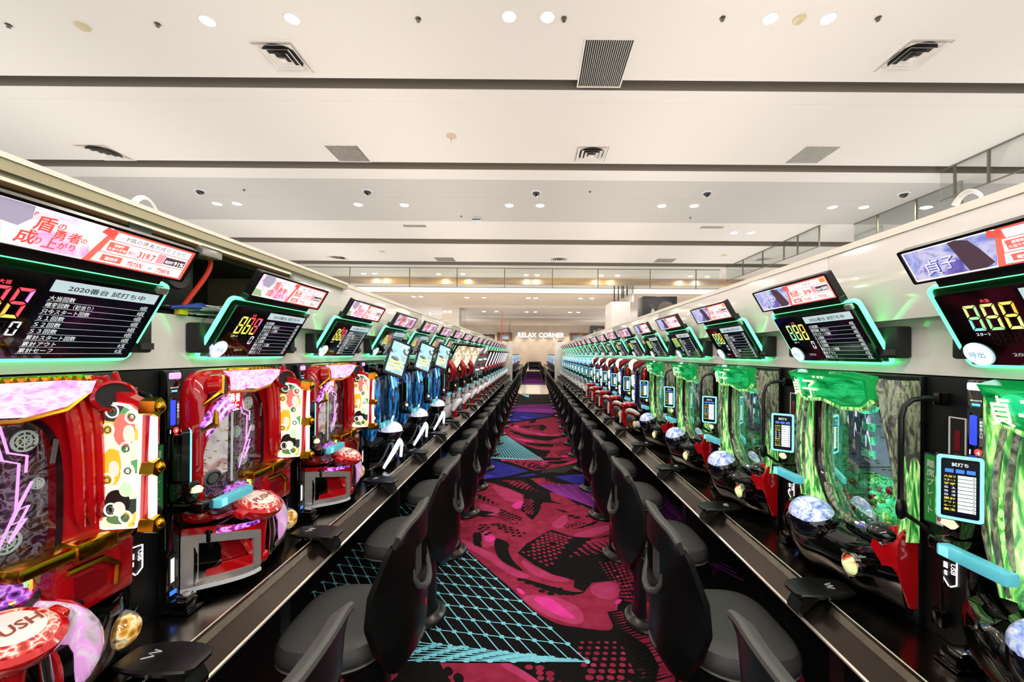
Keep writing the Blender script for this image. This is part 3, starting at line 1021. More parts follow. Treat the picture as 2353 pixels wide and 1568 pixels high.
# ------------------------------------------------------------------ machine islands (one per side)
M_FASC = M_GLOSSW
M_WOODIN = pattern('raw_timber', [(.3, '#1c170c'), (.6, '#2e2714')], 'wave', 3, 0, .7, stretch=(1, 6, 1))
for sd in (-1, 1):
    X = lambda d: XC + sd * d
    def bx(q, d0, d1, y0, y1, z0, z1, m, bev=0):
        a, b_ = sorted((X(d0), X(d1)))
        q.box(a, b_, y0, y1, z0, z1, m, bev)
    Y0 = -.6
    r = thing('machine_island', (X(1.7), Y0, 0))
    off = Vector((X(1.7), Y0, 0))
    def fin(q, nm):
        o = q.build(nm, r)
        o.data.transform(Matrix.Translation(-off))
        return o
    yo = 1.96 if sd < 0 else Y0      # the fascia of the first bays is taken off in the row headed by red machines
    q = B(); bx(q, 1.48, 2.2, Y0, YEND, 0, .63, mat('kick_panel', '#251c1a', .16, .3, noise=.06)); fin(q, 'kick_panel')
    for i in range(11):
        q = B(); y = Y0 + .55 + i * 1.5 + (.3 if sd < 0 else 0)
        bx(q, 1.12, 1.48, y, y + .07, .006, .62, mat('support_grey', '#34302e', .25, .5)); fin(q, 'support')
    q = B(); bx(q, DF + .02, 2.2, Y0, YEND, .63, 1.478, M_MBLACK); fin(q, 'machine_bay')
    q = B(); bx(q, DF + .002, DF + .02, Y0, YEND, .66, 1.478, mat('bay_panel', '#0d0d0e', .38, noise=.06)); fin(q, 'bay_panel')
    q = B(); bx(q, DF + .004, 1.3, Y0, YEND, 1.482, 1.668, M_FASC); fin(q, 'lower_fascia'); q = B(); bx(q, 1.301, 2.2, Y0, YEND, 1.479, 1.60, M_MBLACK); fin(q, 'bay_floor')
    segs = [yo] + [yo + 2.25 * i for i in range(1, 9) if yo + 2.25 * i < YEND - .3] + [YEND]
    for ya, yb in zip(segs, segs[1:]):
        q = B(); bx(q, 1.20, 1.222, ya + .0012, yb - .0012, 1.664, 1.952, M_FASC, .002); fin(q, 'upper_fascia')
    q = B(); bx(q, 1.196, 1.226, yo if sd > 0 else 2.47, YEND, 1.952, 1.976, mat('fascia_cap', '#fbf2e4', .3)); fin(q, 'cap')
    q = B(); bx(q, 1.3, 1.4, yo, YEND, 1.66, 1.93, M_MBLACK); bx(q, 1.42, 2.28, Y0 if sd > 0 else 2.001, YEND, 1.86, 1.885, M_WHITE); fin(q, 'top_deck')
    q = B(); bx(q, .83, 1.30, YEND, YEND + .06, .002, 2.03, M_GLOSSW, .006); bx(q, 1.30, 2.25, YEND, YEND + .06, 0, 1.95, M_GLOSSW, .006); fin(q, 'end_panel')
    if sd < 0:
        q = B(); bx(q, 1.168, 1.2, Y0, 2.47, 1.957, 1.97, mat('rail_white', '#fff7e8', .3)); bx(q, 1.172, 1.215, Y0, 2.47, 1.93, 1.957, mat('rail_grey', '#b9b08f', .35, .3)); fin(q, 'top_rail')
        q = B(); bx(q, 1.216, 1.222, Y0, 1.96, 1.924, 1.932, mat('glowing_strip', '#fff3dd', .4, emit='#fff0d8', es=.9)); fin(q, 'light_strip')  # strip given its own glow for the bright line under the rail
        q = B(); bx(q, 1.222, 1.25, Y0, 1.96, 1.912, 1.957, mat('wood_edge', '#7c5530', .6)); fin(q, 'wood_edge')
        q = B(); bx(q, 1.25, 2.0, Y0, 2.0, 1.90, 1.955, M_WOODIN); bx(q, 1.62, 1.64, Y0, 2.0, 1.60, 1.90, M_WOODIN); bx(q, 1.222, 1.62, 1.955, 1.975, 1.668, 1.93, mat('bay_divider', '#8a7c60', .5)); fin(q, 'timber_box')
    tag(r, ('long machine island with its top panel taken off, exposing wiring' if sd < 0 else 'long machine island with closed glossy white upper panels'), 'machine island')
    # counter: stainless tray with a raised front lip
    sec = [(.914, .632), (.920, .640), (.985, .700), (1.0, .702), (1.006, .698), (1.008, .668), (1.262, .661), (1.262, .628), (.93, .628)]
    def swp(q, pts, y0, y1, m):
        n = len(pts)
        vs = [(X(d), y, z) for y in (y0, y1) for d, z in pts]
        fs = [(i, (i + 1) % n, n + (i + 1) % n, n + i) for i in range(n)]
        fs = [f if sd > 0 else f[::-1] for f in fs] + [tuple(range(n)), tuple(range(2 * n - 1, n - 1, -1))]
        q.add(vs, fs, m)
    r2 = thing('counter', (X(1.1), Y0, .63))
    off = Vector((X(1.1), Y0, .63))
    r, rk = r2, r
    q = B(); swp(q, [(.93, .629), (.916, .634), (.965, .682), (.985, .70), (1.0, .70), (1.0, .629)], Y0, YEND - .01, M_BROWN); fin(q, 'front_rail')
    q = B(); swp(q, [(.912, .630), (.912, .636), (.918, .639), (.924, .634)], Y0, YEND - .01, M_EDGE); fin(q, 'edge_strip')
    q = B(); swp(q, [(.968, .688), (.984, .7025), (.998, .7025), (.998, .699), (.985, .699), (.97, .685)], Y0, YEND - .012, M_STEEL); swp(q, [(.9975, .7030), (1.0015, .7045), (1.004, .7020)], Y0, YEND - .012, M_EDGE); fin(q, 'lip')
    q = B(); swp(q, [(1.001, .66), (1.001, .668), (1.262, .661), (1.262, .65)], Y0, YEND - .012, mat('tray_steel', '#8d847a', .2, 1, noise=.12, nscale=5, bump=.02, bscale=9)); fin(q, 'tray')
    r = rk
    tag(r2, 'long stainless counter with a brown front rail along ' + ROWNAME[sd], 'counter')

# loose wiring inside the opened bay
XL = lambda d: XC - d
def cable(pts, rad, m, label, nm='cable'):
    q = B(); q.tube(pts, rad, m, 7)
    return tag(q.build(nm), label, 'cable')
def bez(p, n=14):
    o = []
    for i in range(n + 1):
        t = i / n
        a = [Vector(x) for x in p]
        while len(a) > 1:
            a = [x.lerp(y, t) for x, y in zip(a, a[1:])]
        o.append(tuple(a[0]))
    return o
cable(bez([(XL(1.26), 1.47, 1.905), (XL(1.22), 1.56, 1.90), (XL(1.24), 1.44, 1.78), (XL(1.27), 1.40, 1.67)]), .008, mat('cable_red', '#d8301c', .4), 'orange-red cable hanging down inside the opened island bay')
cw = B()
for i in range(26):
    a = 1.37 + rnd.uniform(0, .12)
    cw.tube(bez([(XL(1.25 + rnd.uniform(0, .06)), a, 1.675 + rnd.uniform(0, .03)), (XL(1.2), a + .1, 1.70 + rnd.uniform(-.03, .05)), (XL(1.205), a + .16, 1.68 + rnd.uniform(-.02, .03)), (XL(1.215), a + .26, 1.67 + rnd.uniform(-.01, .04))], 8), .0026, (M_WPL, mat('wire_grey', '#9a9a94', .5), M_WPL, M_DGREY, M_GREY)[i % 5], 5)
tag(cw.build('wire_bundle'), 'tangled white and grey wires spilling over the opened bay ledge', 'wire bundle')['kind'] = 'stuff'
for i in range(3):
    cable(bez([(XL(1.26), 1.36 + .03 * i, 1.69), (XL(1.22), 1.44, 1.71 + .012 * i), (XL(1.25), 1.53, 1.685)]), .007, mat('cable_blue', '#1c3f9c', .4), 'thick blue cable looped among the white wires in the opened bay', 'cable')['group'] = 'blue cables'
for o in [o for o in COL.objects if o.get('group') == 'blue cables']:
    pass
r = thing('wall_speaker', (XL(1.38), 1.45, 1.67))
q = B(); q.box(-.08, .06, -.075, .075, .02, .225, M_MBLACK, .01); q.build('cabinet', r)
q = B(); q.lathe([(.055, 0), (.05, .008), (.03, .002), (.001, .006)], (.06, 0, .15), M_DGREY, 20, 'a'); q.build('cone', r)
q = B(); q.box(-.02, .02, -.02, .02, 0, .03, M_GREY); q.build('foot', r)
tag(r, 'black loudspeaker inside the opened island bay behind the red cable', 'speaker')
r = thing('panel_bracket', (XL(1.24), 1.42, 1.83))
q = B(); q.box(-.02, .02, -.24, -.17, .02, .10, mat('zinc', '#5f6460', .4, .8)); q.build('hinge_plate', r)
q = B(); q.box(-.03, .04, .0, .09, .055, .09, M_SILVER, .004); q.build('latch', r)
q = B(); q.tube([(0, -.2, .05), (.01, .02, .065)], .004, M_CHROME, 6); q.build('stay_rod', r)
tag(r, 'metal hinge bracket with a stay rod under the opened bay rail', 'bracket')
q = B(); q.box(XL(1.27) - .001, XL(1.27) + .02, 1.385, 1.42, 1.669, 1.70, mat('tag_yellow', '#e8cf2e', .5), .002)
tag(q.build('warning_tag'), 'small yellow tag among the wires in the opened bay', 'tag')

# things standing on the islands
def top_speaker(x, y, wd, ht, label, face=-1):
    z = 1.932 if y < 10.5 else 1.888
    r = thing('loudspeaker', (x, y, z))
    q = B(); h = wd / 2
    q.poly([(-h, .03), (-h * .8, 0), (h, 0), (h, ht), (-h * .8, ht), (-h, ht * .8)], 0, .26, M_MBLACK) if False else None
    q.frame((0, .13, 0), (1, 0, 0), (0, 0, 1)); q.box(-h, h, .0, ht, 0, .26, M_BLACK, .012); q.build('cabinet', r)
    q = B().frame((0, -.131, 0), (1, 0, 0), (0, 0, 1)); q.lathe([(ht * .36, 0), (ht * .34, .006), (ht * .2, -.004), (ht * .08, .004), (.001, .006)], (h * .35, ht * .45, 0), mat('speaker_cone', '#40372e', .5), 24)
    q.lathe([(ht * .12, 0), (ht * .1, .005), (.001, .002)], (-h * .45, ht * .6, 0), M_DGREY, 16); q.build('cone', r)
    q = B().frame((0, -.131, 0), (1, 0, 0), (0, 0, 1)); q.box(-.03, .03, ht * .42, ht * .46, 0, .009, M_SILVER); q.build('badge', r)
    tag(r, label, 'loudspeaker')
top_speaker(1.55, 5.0, .42, .33, 'large black loudspeaker on the island headed by green machines')
top_speaker(1.62, 10.2, .36, .34, 'black loudspeaker farther along the island headed by green machines')
top_speaker(-1.62, 14.6, .42, .36, 'black loudspeaker at the far end of the island headed by red machines')
for i, (x, y, m, lb) in enumerate(((-1.24, 15.45, M_INKR, 'red'), (-.93, 15.50, mat('pole_dark', '#5b4a48', .5), 'dark grey'))):
    r = thing('flag_pole', (x, y, 1.978 if i == 0 else 2.032))
    q = B(); q.tube([(0, 0, 0), (.012, 0, .55), (.035, 0, 1.25 if i == 0 else .85)], [.022, .014, .006], m, 8); q.build('pole', r)
    q = B(); q.tube([(0, 0, 0), (0, 0, .16)], .035, mat('pole_clamp', '#a08450' if i == 0 else '#40403c', .5), 8); q.build('clamp', r)
    tag(r, f'thin {lb} pole clamped upright on the far island end', 'pole')
M_CLEAR = mat('clear_plastic', '#fffdfa', .12, alpha=.42, emit='#fff8f0', es=.12, bump=.4, bscale=60)
for i, (sd, y, lb) in enumerate(((-1, 1.22, 'over the opened bay'), (1, 1.13, 'on the green-machine island'), (1, 4.1, 'before the large loudspeaker'), (-1, 4.6, 'midway along the red-machine island'), (-1, 10.5, 'far along the red-machine island'), (1, 8.0, 'beyond the large loudspeaker'))):
    q = B(); pts = [(.0, -.035 + .007 * k, .038 * math.sin(PI * (k + .7) / 11.4) ** .7) for k in range(11)]
    q.tube(pts, .008, M_CLEAR, 8, .5)
    o = q.build('clear_handle'); o.location = (XC + sd * 1.21, y, 1.972)
    tag(o, 'clear plastic arch on the island top edge ' + lb, 'plastic arch')
r = thing('tube_holder', rowpos(1, 0, 1.26, 1.575, .38)[0], rowpos(1, 0)[1])
q = B().front(); q.tube([(-.09, 0, .02), (.09, 0, .02)], .013, M_WPL, 12); q.build('tube', r)
q = B().front(); q.box(-.095, -.085, -.018, .018, -.0, .036, M_WPL, .003); q.build('cap', r)
tag(r, 'short white tube fixed to the fascia beside the closest green-row display', 'tube')
# ------------------------------------------------------------------ chairs
M_LEATH = mat('chair_leather', '#3c3c3b', .42, noise=.06, bump=.25, bscale=420)
M_PAD = mat('chair_pad', '#484745', .6, noise=.08, bump=.2, bscale=500)
M_SHELL = mat('chair_shell', '#0a0a0a', .36, noise=.06)
M_SHG = mat('chair_grey', '#4a4a49', .45, noise=.06)


def make_chair():
    r = thing('swivel_chair')
    q = B(); q.lathe([(.001, .0), (.142, .0), (.146, .010), (.140, .022), (.118, .032), (.108, .042), (.100, .046), (.001, .046)], (0, 0, 0), mat('chair_base', '#2a2929', .25, .3), 32); q.build('base', r)
    q = B(); q.lathe([(.096, .046), (.090, .06), (.086, .30), (.080, .40), (.001, .40)], (0, 0, 0), M_BLACK, 24); q.build('column', r)
    # seat shell and cushion: superelliptic plan, wider at the front
    def plan(s, e=3.2, n=40):
        o = []
        for k in range(n):
            t = 2 * PI * k / n
            c_, s_ = math.cos(t), math.sin(t)
            x = .222 * math.copysign(abs(c_) ** (2 / e), c_)
            y = .205 * math.copysign(abs(s_) ** (2 / e), s_) + .092
            x *= 1 - .16 * max(0, -(y - .092) / .2) ** 2
            o.append((x * s, (y - .092) * s + .092))
        return o
    q = B()
    q.rings([[(x, y, z) for x, y in plan(s)] for s, z in ((.55, .385), (.80, .392), (.95, .405), (.985, .418), (.985, .424))], M_SHELL); q.build('seat_pan', r)
    q = B()
    q.rings([[(x, y, z) for x, y in plan(s)] for s, z in ((.99, .424), (.994, .427), (.99, .430))], mat('chair_piping', '#8b8985', .35, .4)); q.build('piping', r)
    q = B()
    prof = ((.97, .430), (1.0, .442), (1.003, .456), (.985, .474), (.94, .488), (.84, .497), (.66, .500), (.40, .498), (.12, .496))
    q.rings([[(x, y, z + .012 * math.exp(-((x * 9) ** 2)) * (1 if s < .9 else 0) * .3 + (.008 * (abs(x) / .2) ** 2 if s < .95 else 0)) for x, y in plan(s)] for s, z in prof], M_LEATH); q.build('seat_cushion', r)
    # backrest shell: tall, wrapping forward at hip height
    Z = [(0, .345), (.15, .40), (.3, .48), (.45, .58), (.6, .69), (.8, .83), (1.0, .905)]
    CYv = [(0, -.150), (.15, -.186), (.3, -.204), (.45, -.208), (.6, -.206), (.8, -.203), (1.0, -.194)]
    WR = [(0, .03), (.15, .06), (.3, .105), (.45, .135), (.6, .122), (.8, .066), (1.0, .02)]
    HW = [(0, .105), (.15, .155), (.3, .196), (.45, .212), (.6, .212), (.8, .205), (1.0, .192)]
    def itp(t_, tab):
        for (a, va), (b, vb) in zip(tab, tab[1:]):
            if t_ <= b:
                x = (t_ - a) / (b - a)
                x = x * x * (3 - 2 * x) * .5 + x * .5
                return va + (vb - va) * x
        return tab[-1][1]
    def back(u, v, o=0.0, inset=1.0):
        s = (u * 2 - 1) * inset
        top = 0.0
        if v > .9:   # round the upper corners
            top = -.022 * max(0, abs(s) - .55) ** 2 / .2
        y = itp(v, CYv) + itp(v, WR) * abs(s) ** 2.2
        return (s * itp(v, HW), y + o, itp(v, Z) + top)
    hole = lambda u, v: not (.30 < u < .70 and .55 < v < .76)
    q = B()
    q.sheet(lambda u, v: back(u, v, -.014 - .008 * (1 - v)), 36, 32, M_SHELL, hole, lambda u, v: back(u, v, .004)); q.build('back_shell', r)
    q = B()
    pad = lambda u, v: back(u, .24 + v * .765, .006, .95)
    pin = lambda u, v: (lambda p: (p[0], p[1] + .030 * (1 - abs(2 * u - 1) ** 6) * (1 - abs(2 * v - 1) ** 8) + .004, p[2] + .004 * v))(back(u, .24 + v * .765, .006, .95))
    q.sheet(pad, 20, 20, M_PAD, None, pin); q.build('back_pad', r)
    q = B()
    rim = [back(.285, .66, -.016), back(.29, .60, -.020), back(.33, .548, -.023), back(.41, .522, -.025), back(.5, .515, -.025), back(.59, .522, -.025), back(.67, .548, -.023), back(.71, .60, -.020), back(.715, .66, -.016)]
    q.tube(rim, [.003, .008, .012, .014, .014, .014, .012, .008, .003], M_SHG, 8); q.build('grip_rim', r)
    q = B()
    q.tube([back(u, 1.0, -.006) for u in [i / 16 for i in range(17)]], .0125, M_PAD, 8); q.build('top_edge', r)
    q = B(); e = back(.5, .40, -.0195); q.lathe([(.001, 0), (.009, 0), (.007, -.003), (.001, -.004)], e, mat('chair_red_dot', '#c02a2a', .4), 12, 'b', (1.9, 1)); q.build('red_badge', r)
    q = B(); q.tube([back(u, .20, -.020) for u in (.36, .42, .5, .58, .64)], [.004, .008, .009, .008, .004], M_SHG, 8); q.build('lower_grip', r)
    return r


chair0 = make_chair()
used = False
for sd in (-1, 1):
    yc = .83 if sd < 0 else .81
    for k in range(N):
        y = yc + P * k
        loc, rz = (XC + sd * .665, y, .0045), (PI / 2 if sd < 0 else -PI / 2)
        rz += rnd.uniform(-.03, .03) if k > 1 else 0
        if not used:
            o = chair0; o.location = loc; o.rotation_euler = (0, 0, rz); used = True
        else:
            o = dup(chair0, loc, rz)
        tag(o, f'black padded swivel chair, {ORD[k]} along {ROWNAME[sd]}', 'chair', 'chairs at the machine counters')

# ------------------------------------------------------------------ armrest tables on the counter
def make_arm():
    r = thing('arm_table')
    q = B()
    def sec(p, hw, zt, th):
        return [(x * hw, p, zt + z * th) for x, z in ((-1, -.3), (-.9, -.85), (-.5, -1), (.5, -1), (.9, -.85), (1, -.3), (.93, -.02), (.6, 0), (-.6, 0), (-.93, -.02))]
    q.rings([sec(-p, hw, zt + .008, th) for p, hw, zt, th in ((.165, .030, .056, .010), (.18, .040, .060, .016), (.215, .050, .062, .022), (.27, .057, .062, .023), (.33, .055, .060, .022), (.365, .046, .055, .016), (.376, .03, .050, .009))], M_BLACK); q.build('pad', r)
    q = B()
    q.frame((0, 0, 0), (0, -1, 0), (0, 0, 1))
    q.poly([(.225, .047), (.286, .047), (.310, .024), (.342, -.008), (.352, -.020), (.366, -.016), (.368, .0), (.352, .03), (.345, .052), (.225, .056)], -.03, .03, M_BLACK); q.build('hook', r)
    q = B(); q.box(-.05, .05, -.262, -.20, .0068, .03, M_GBLACK, .005); q.build('foot_plate', r)
    q = B(); q.text('ACE', -.02, -.15, .022, mat('armrest_logo', '#b9b9b4', .4), .0622, bold=.03) if False else q.tube([(-.015, -.225, .0700), (-.005, -.25, .0712), (.004, -.228, .0705), (.012, -.255, .0712), (.018, -.232, .0702)], .0022, mat('armrest_logo', '#b9b9b4', .4), 5); q.build('logo', r)
    return r


arm0 = make_arm()
first = True
for sd in (-1, 1):
    for k in range(N):
        loc, rz = rowpos(sd, k, DF, .6645, .15 if sd < 0 else .17)
        if first:
            o = arm0; o.location = loc; o.rotation_euler = (0, 0, rz); first = False
        else:
            o = dup(arm0, loc, rz)
        tag(o, f'black rounded arm table hooked on the counter, {ORD[k]} along {ROWNAME[sd]}', 'armrest', 'arm tables on the counters')

# ------------------------------------------------------------------ data displays above the machines
SEG = {'a': [(.1, 1), (.9, 1), (.72, .9), (.28, .9)], 'b': [(.93, .97), (.93, .53), (.75, .60), (.75, .87)], 'c': [(.93, .47), (.93, .03), (.75, .13), (.75, .40)], 'd': [(.1, 0), (.9, 0), (.72, .1), (.28, .1)],
       'e': [(.07, .47), (.07, .03), (.25, .13), (.25, .40)], 'f': [(.07, .97), (.07, .53), (.25, .60), (.25, .87)], 'g': [(.12, .5), (.27, .55), (.73, .55), (.88, .5), (.73, .45), (.27, .45)]}
C7 = {'y': glow('seg_yellow', '#f3ee62', 1.1), 'o': glow('seg_orange', '#f7b545', 1.1), 'r': glow('seg_red', '#ff4b5a', 1.1), 'm': glow('seg_magenta', '#ff8cf0', 1.1), 'g': glow('seg_green', '#9cf59a', 1.1), 'c': glow('seg_cyan', '#7de8d8', 1.1), 'l': glow('seg_lime', '#e2ff8a', 1.1), 'w': glow('seg_white', '#f2f4ff', 1.0)}
M_SEGOFF = mat('seg_off', '#17171a', .3)
TI = math.atan2(.122, .208)
VM = (0, -math.sin(TI), math.cos(TI))
rows_txt = ['大当回数', '確変回数（初当り）', '只今スタート回数', 'Ｓ１回数', 'Ｓ２回数', 'Ｓ３回数', '累計スタート回数', '累計アウト', '累計セーフ']
M_SCREFL = pattern('screen_image', [(.35, '#07080f'), (.55, '#0e0f1d'), (.68, '#2a0b2c'), (.8, '#14283a')], 'noise', 7, .55, .12, .5)


def rrect(a0, a1, b0, b1, r, n=4):
    o = []
    for cx_, cy_, t0 in ((a1 - r, b0 + r, -PI / 2), (a1 - r, b1 - r, 0), (a0 + r, b1 - r, PI / 2), (a0 + r, b0 + r, PI)):
        for k in range(n + 1):
            t = t0 + PI / 2 * k / n
            o.append((cx_ + r * math.cos(t), cy_ + r * math.sin(t)))
    return o


def seg7(q, a, b, wd, ht, cols, sk=.06):
    for key, ps in SEG.items():
        m = cols.get(key, cols.get('*', M_SEGOFF))
        q.flat([(a + x * wd + y * ht * sk, b + y * ht) for x, y in ps], .0012, m)


def make_display(sd, title):
    """title: a function that draws the upper plate"""
    r = thing('data_display')
    base = (0, .038, 1.52)
    o2 = lambda c: (0, -.038 - c * math.cos(TI) * 0, 1.52)
    q = B().front(); q.box(-.275, .30, 1.535, 1.645, -.003, .05, M_MBLACK, .008); q.box(.255, .296, 1.545, 1.565, .05, .058, M_DGREY); q.build('speaker_box', r)
    F_ = lambda q: q.frame((0, -.038, 1.52), (1, 0, 0), VM)
    q = F_(B()); q.poly(rrect(-.225, .225, .02, .22, .02), -.036, -.012, M_MBLACK); q.build('housing', r)
    q = F_(B()); oo, ii = rrect(-.255, .255, -.018, .248, .024), rrect(-.2465, .2465, -.0095, .2385, .018)
    q.ring(oo, ii, [(0, -.026), (0, -.014), (.5, -.011), (1, -.014), (1, -.026)], M_LED); q.build('led_frame', r)
    q = F_(B()); q.poly(rrect(-.246, .246, -.009, .238, .014), -.029, -.020, mat('led_backing', '#083a18', .3)); q.build('frame_plate', r)
    # face plate with the printed / lit content
    q = F_(B())
    q.poly(rrect(-.228, .232, .0, .222, .006), -.006, 0, M_GBLACK)
    q.flat([(-.045, .008), (.222, .008), (.222, .214), (-.045, .214)], .0004, M_SCREFL)
    q.flat([(-.035, .182), (.218, .182), (.218, .213), (-.035, .213)], .0010, M_SCRH)
    for i, t in enumerate(rows_txt):
        b = .1605 - i * .0178
        q.text(t, -.028, b, .0135, M_SCRT, .0012, w=min(.1, .0132 * len(t)), bold=.006)
        q.text('0玉' if i > 6 else '0回', .205, b, .0135, M_SCRT, .0012, bold=.006, align='R')
        q.flat([(-.03, b - .0035), (.21, b - .0035), (.21, b - .0028), (-.03, b - .0028)], .0011, M_SCRT)
    q.text('スタート', -.175, .0905, .011, C7['w'], bold=.01, w=.034)
    q.text('大当', -.125, .187, .011, C7['r'], bold=.015)
    q.build('face_panel', r)
    q = F_(B())
    if sd < 0:
        cs = [{'*': C7['y']}, {'*': C7['y'], 'b': C7['r'], 'a': C7['r']}, {'a': C7['r'], 'f': C7['r'], 'b': C7['m'], 'g': C7['r'], 'c': C7['r'], 'd': C7['y'], 'e': C7['o']}]
    else:
        cs = [{'*': C7['g'], 'a': C7['l'], 'f': C7['l'], 'e': C7['c'], 'd': C7['c']}, {'*': C7['l'], 'd': C7['g'], 'e': C7['g']}, {'*': C7['y'], 'b': C7['o'], 'c': C7['l'], 'd': C7['l']}]
    for i in range(3):
        seg7(q, -.178 + i * .041, .106, .036, .076, cs[i])
    for i in range(4):
        seg7(q, -.145 + i * .025, .062, .020, .036, {'*': C7['w'], 'g': M_SEGOFF} if i == 3 else {})
    q.build('digit_counter', r)
    q = F_(B()); q.lathe([(.036, -.008), (.036, .002), (.033, .005), (.001, .006)], (-.196, .034, 0), mat('button_rim', '#cfe0ea', .2, emit='#cfe6f2', es=.5), 28)
    q.lathe([(.0335, .0052), (.001, .0062)], (-.196, .034, 0), glow('button_face', '#dff2fb', .95), 28)
    q.text('呼出', -.196, .027, .020, mat('button_ink', '#4f86a8', .5, emit='#4f86a8', es=.5), .0070, bold=.0, align='C'); q.build('call_button', r)
    q = F_(B()); q.box(.205, .236, .218, .238, -.01, .003, M_SILVER, .002); q.build('corner_clip', r)
    # upper title plate
    FT = lambda q: q.frame((0, -.194, 1.747), (1, 0, 0), VM)
    q = FT(B()); oo, ii = rrect(-.236, .236, .0, .105, .006), rrect(-.228, .228, .006, .098, .003)
    q.ring(oo, ii, [(0, -.022), (0, .004), (1, .004), (1, -.001)], M_BLACK, False)
    q.poly(rrect(-.234, .234, .001, .104, .005), -.022, -.001, M_BLACK)
    q.box(-.2, .2, -.028, .004, -.05, -.02, M_MBLACK); q.build('title_frame', r)
    fr = [c for c in r.children][-1]
    q = FT(B()); title(q); q.build('title_plate', fr)
    return r


M_TW = glow('title_white', '#fff6fa', .98)
M_TR = glow('title_red', '#ee6a5c', .9)
M_TRT = glow('title_red_text', '#e2564a', .85)
M_TK = glow('title_dark', '#5b4750', .55)
M_TP = glow('title_pink', '#f59aa2', .9)
ART_P = pattern('title_pink_art', [(.25, '#c9b8d8'), (.42, '#fbf4fb'), (.55, '#ffffff'), (.66, '#f5a8e4'), (.8, '#e86fd6')], 'noise', 9, .95, .4, 3, dist=.8)
ART_B = pattern('title_blue_art', [(.3, '#4a55b8'), (.45, '#8d9be0'), (.58, '#d8d6f0'), (.7, '#7d74c4'), (.85, '#3c3a86')], 'noise', 12, .9, .4, 5, dist=1.2)
ART_V = pattern('title_violet_art', [(.3, '#8a6ac0'), (.5, '#e8d8ee'), (.62, '#b34a4a'), (.75, '#cfe4f0'), (.9, '#ffffff')], 'noise', 11, .9, .4, 3, dist=1)


def panel_right(q, head, t1, t2, t3, t4):
    q.flat([(-.03, .006), (.228, .006), (.228, .098), (.0, .098)], .0006, M_TR)
    q.flat([(.012, .071), (.218, .071), (.218, .092), (.012, .092)], .0010, M_TW)
    q.text(head, .12, .0765, .0135, M_INK if False else glow('title_ink', '#4a3c40', .4), .0014, w=min(.17, .015 * len(head)), bold=.0, align='C')
    q.flat([(-.004, .037), (.218, .037), (.218, .069), (.003, .069)], .0010, M_TW)
    q.flat([(-.013, .010), (.218, .010), (.218, .035), (-.006, .035)], .0010, M_TW)
    q.flat([(.006, .042), (.052, .042), (.052, .065), (.006, .065)], .0013, M_TR)
    q.text('通常時', .029, .0555, .008, M_TW, .0016, align='C'); q.text('大当り確率', .029, .0455, .008, M_TW, .0016, w=.042, align='C')
    q.text('約1/', .056, .044, .013, M_TRT, .0014, w=.022); q.text(t1, .080, .042, .024, M_TRT, .0014, w=.046, bold=.03)
    q.flat([(.130, .040), (.152, .040), (.152, .067), (.130, .067)], .0013, M_TP)
    q.flat([(.153, .042), (.215, .042), (.215, .063), (.153, .063)], .0013, M_TK)
    q.text('継続率', .156, .046, .010, M_TW, .0016, w=.024); q.text(t2, .182, .045, .016, M_TW, .0016, w=.031, bold=.03)
    q.flat([(.004, .014), (.052, .014), (.052, .031), (.004, .031)], .0013, M_TR)
    q.text('継続率', .028, .018, .010, M_TW, .0016, align='C')
    q.text(t3, .066, .015, .016, M_TRT, .0014, w=.04, bold=.03)
    if t4:
        q.text('or', .122, .017, .012, glow('title_ink', '#4a3c40', .4), .0014)
        q.text(t4, .146, .015, .016, M_TRT, .0014, w=.04, bold=.03)
    q.flat([(-.022, .082), (.004, .076), (.012, .090), (-.014, .098)], .0016, M_TRT)


def title_a(q):
    q.flat([(-.228, .006), (.228, .006), (.228, .098), (-.228, .098)], .0, M_TW)
    q.flat([(-.226, .008), (-.03, .008), (.0, .096), (-.226, .096)], .0004, ART_P)
    q.flat([(-.226, .008), (-.172, .008), (-.19, .034), (-.226, .036)], .0007, glow('title_moss', '#9cba88', .8))
    q.flat([(-.205, .096), (-.150, .096), (-.145, .07), (-.16, .048), (-.19, .052), (-.21, .07)], .0006, glow('title_slate', '#a79fb4', .8))
    for t, a, b, s_ in (('P', -.146, .078, .012), ('盾', -.138, .052, .036), ('の', -.101, .062, .018), ('勇', -.101, .040, .025), ('者', -.074, .041, .025), ('の', -.049, .044, .014), ('成', -.156, .018, .034), ('り', -.124, .020, .018), ('上', -.110, .016, .026), ('がり', -.084, .020, .018)):
        q.text(t, a, b, s_, M_TRT, .0010, bold=.022)
    panel_right(q, 'P盾の勇者の成り上がり', '319.7', '91%', '約75%', '約85%')


def title_b(q):
    q.flat([(-.228, .006), (.228, .006), (.228, .098), (-.228, .098)], .0, M_TW)
    q.flat([(-.224, .010), (-.03, .010), (.0, .094), (-.224, .094)], .0004, ART_B)
    q.flat([(-.105, .094), (-.085, .096), (-.06, .088), (-.045, .06), (-.03, .02), (-.05, .010), (-.088, .010), (-.096, .05)], .0007, glow('title_plum', '#55404c', .6))
    for t, a, b, s_ in (('P', -.205, .03, .016), ('貞', -.188, .022, .046), ('子', -.142, .030, .040)):
        q.text(t, a + .001, b - .0015, s_, glow('title_violet', '#54489a', .7), .0009, bold=.02)
        q.text(t, a, b, s_, glow('title_pale', '#dcd8f0', .9), .0012, bold=.0)
    panel_right(q, 'P貞子', '39', '50%', '約60%', '約73%')
    q.flat([(.19, .074), (.216, .074), (.216, .090), (.19, .090)], .0016, glow('title_orange', '#f08a3c', .8))


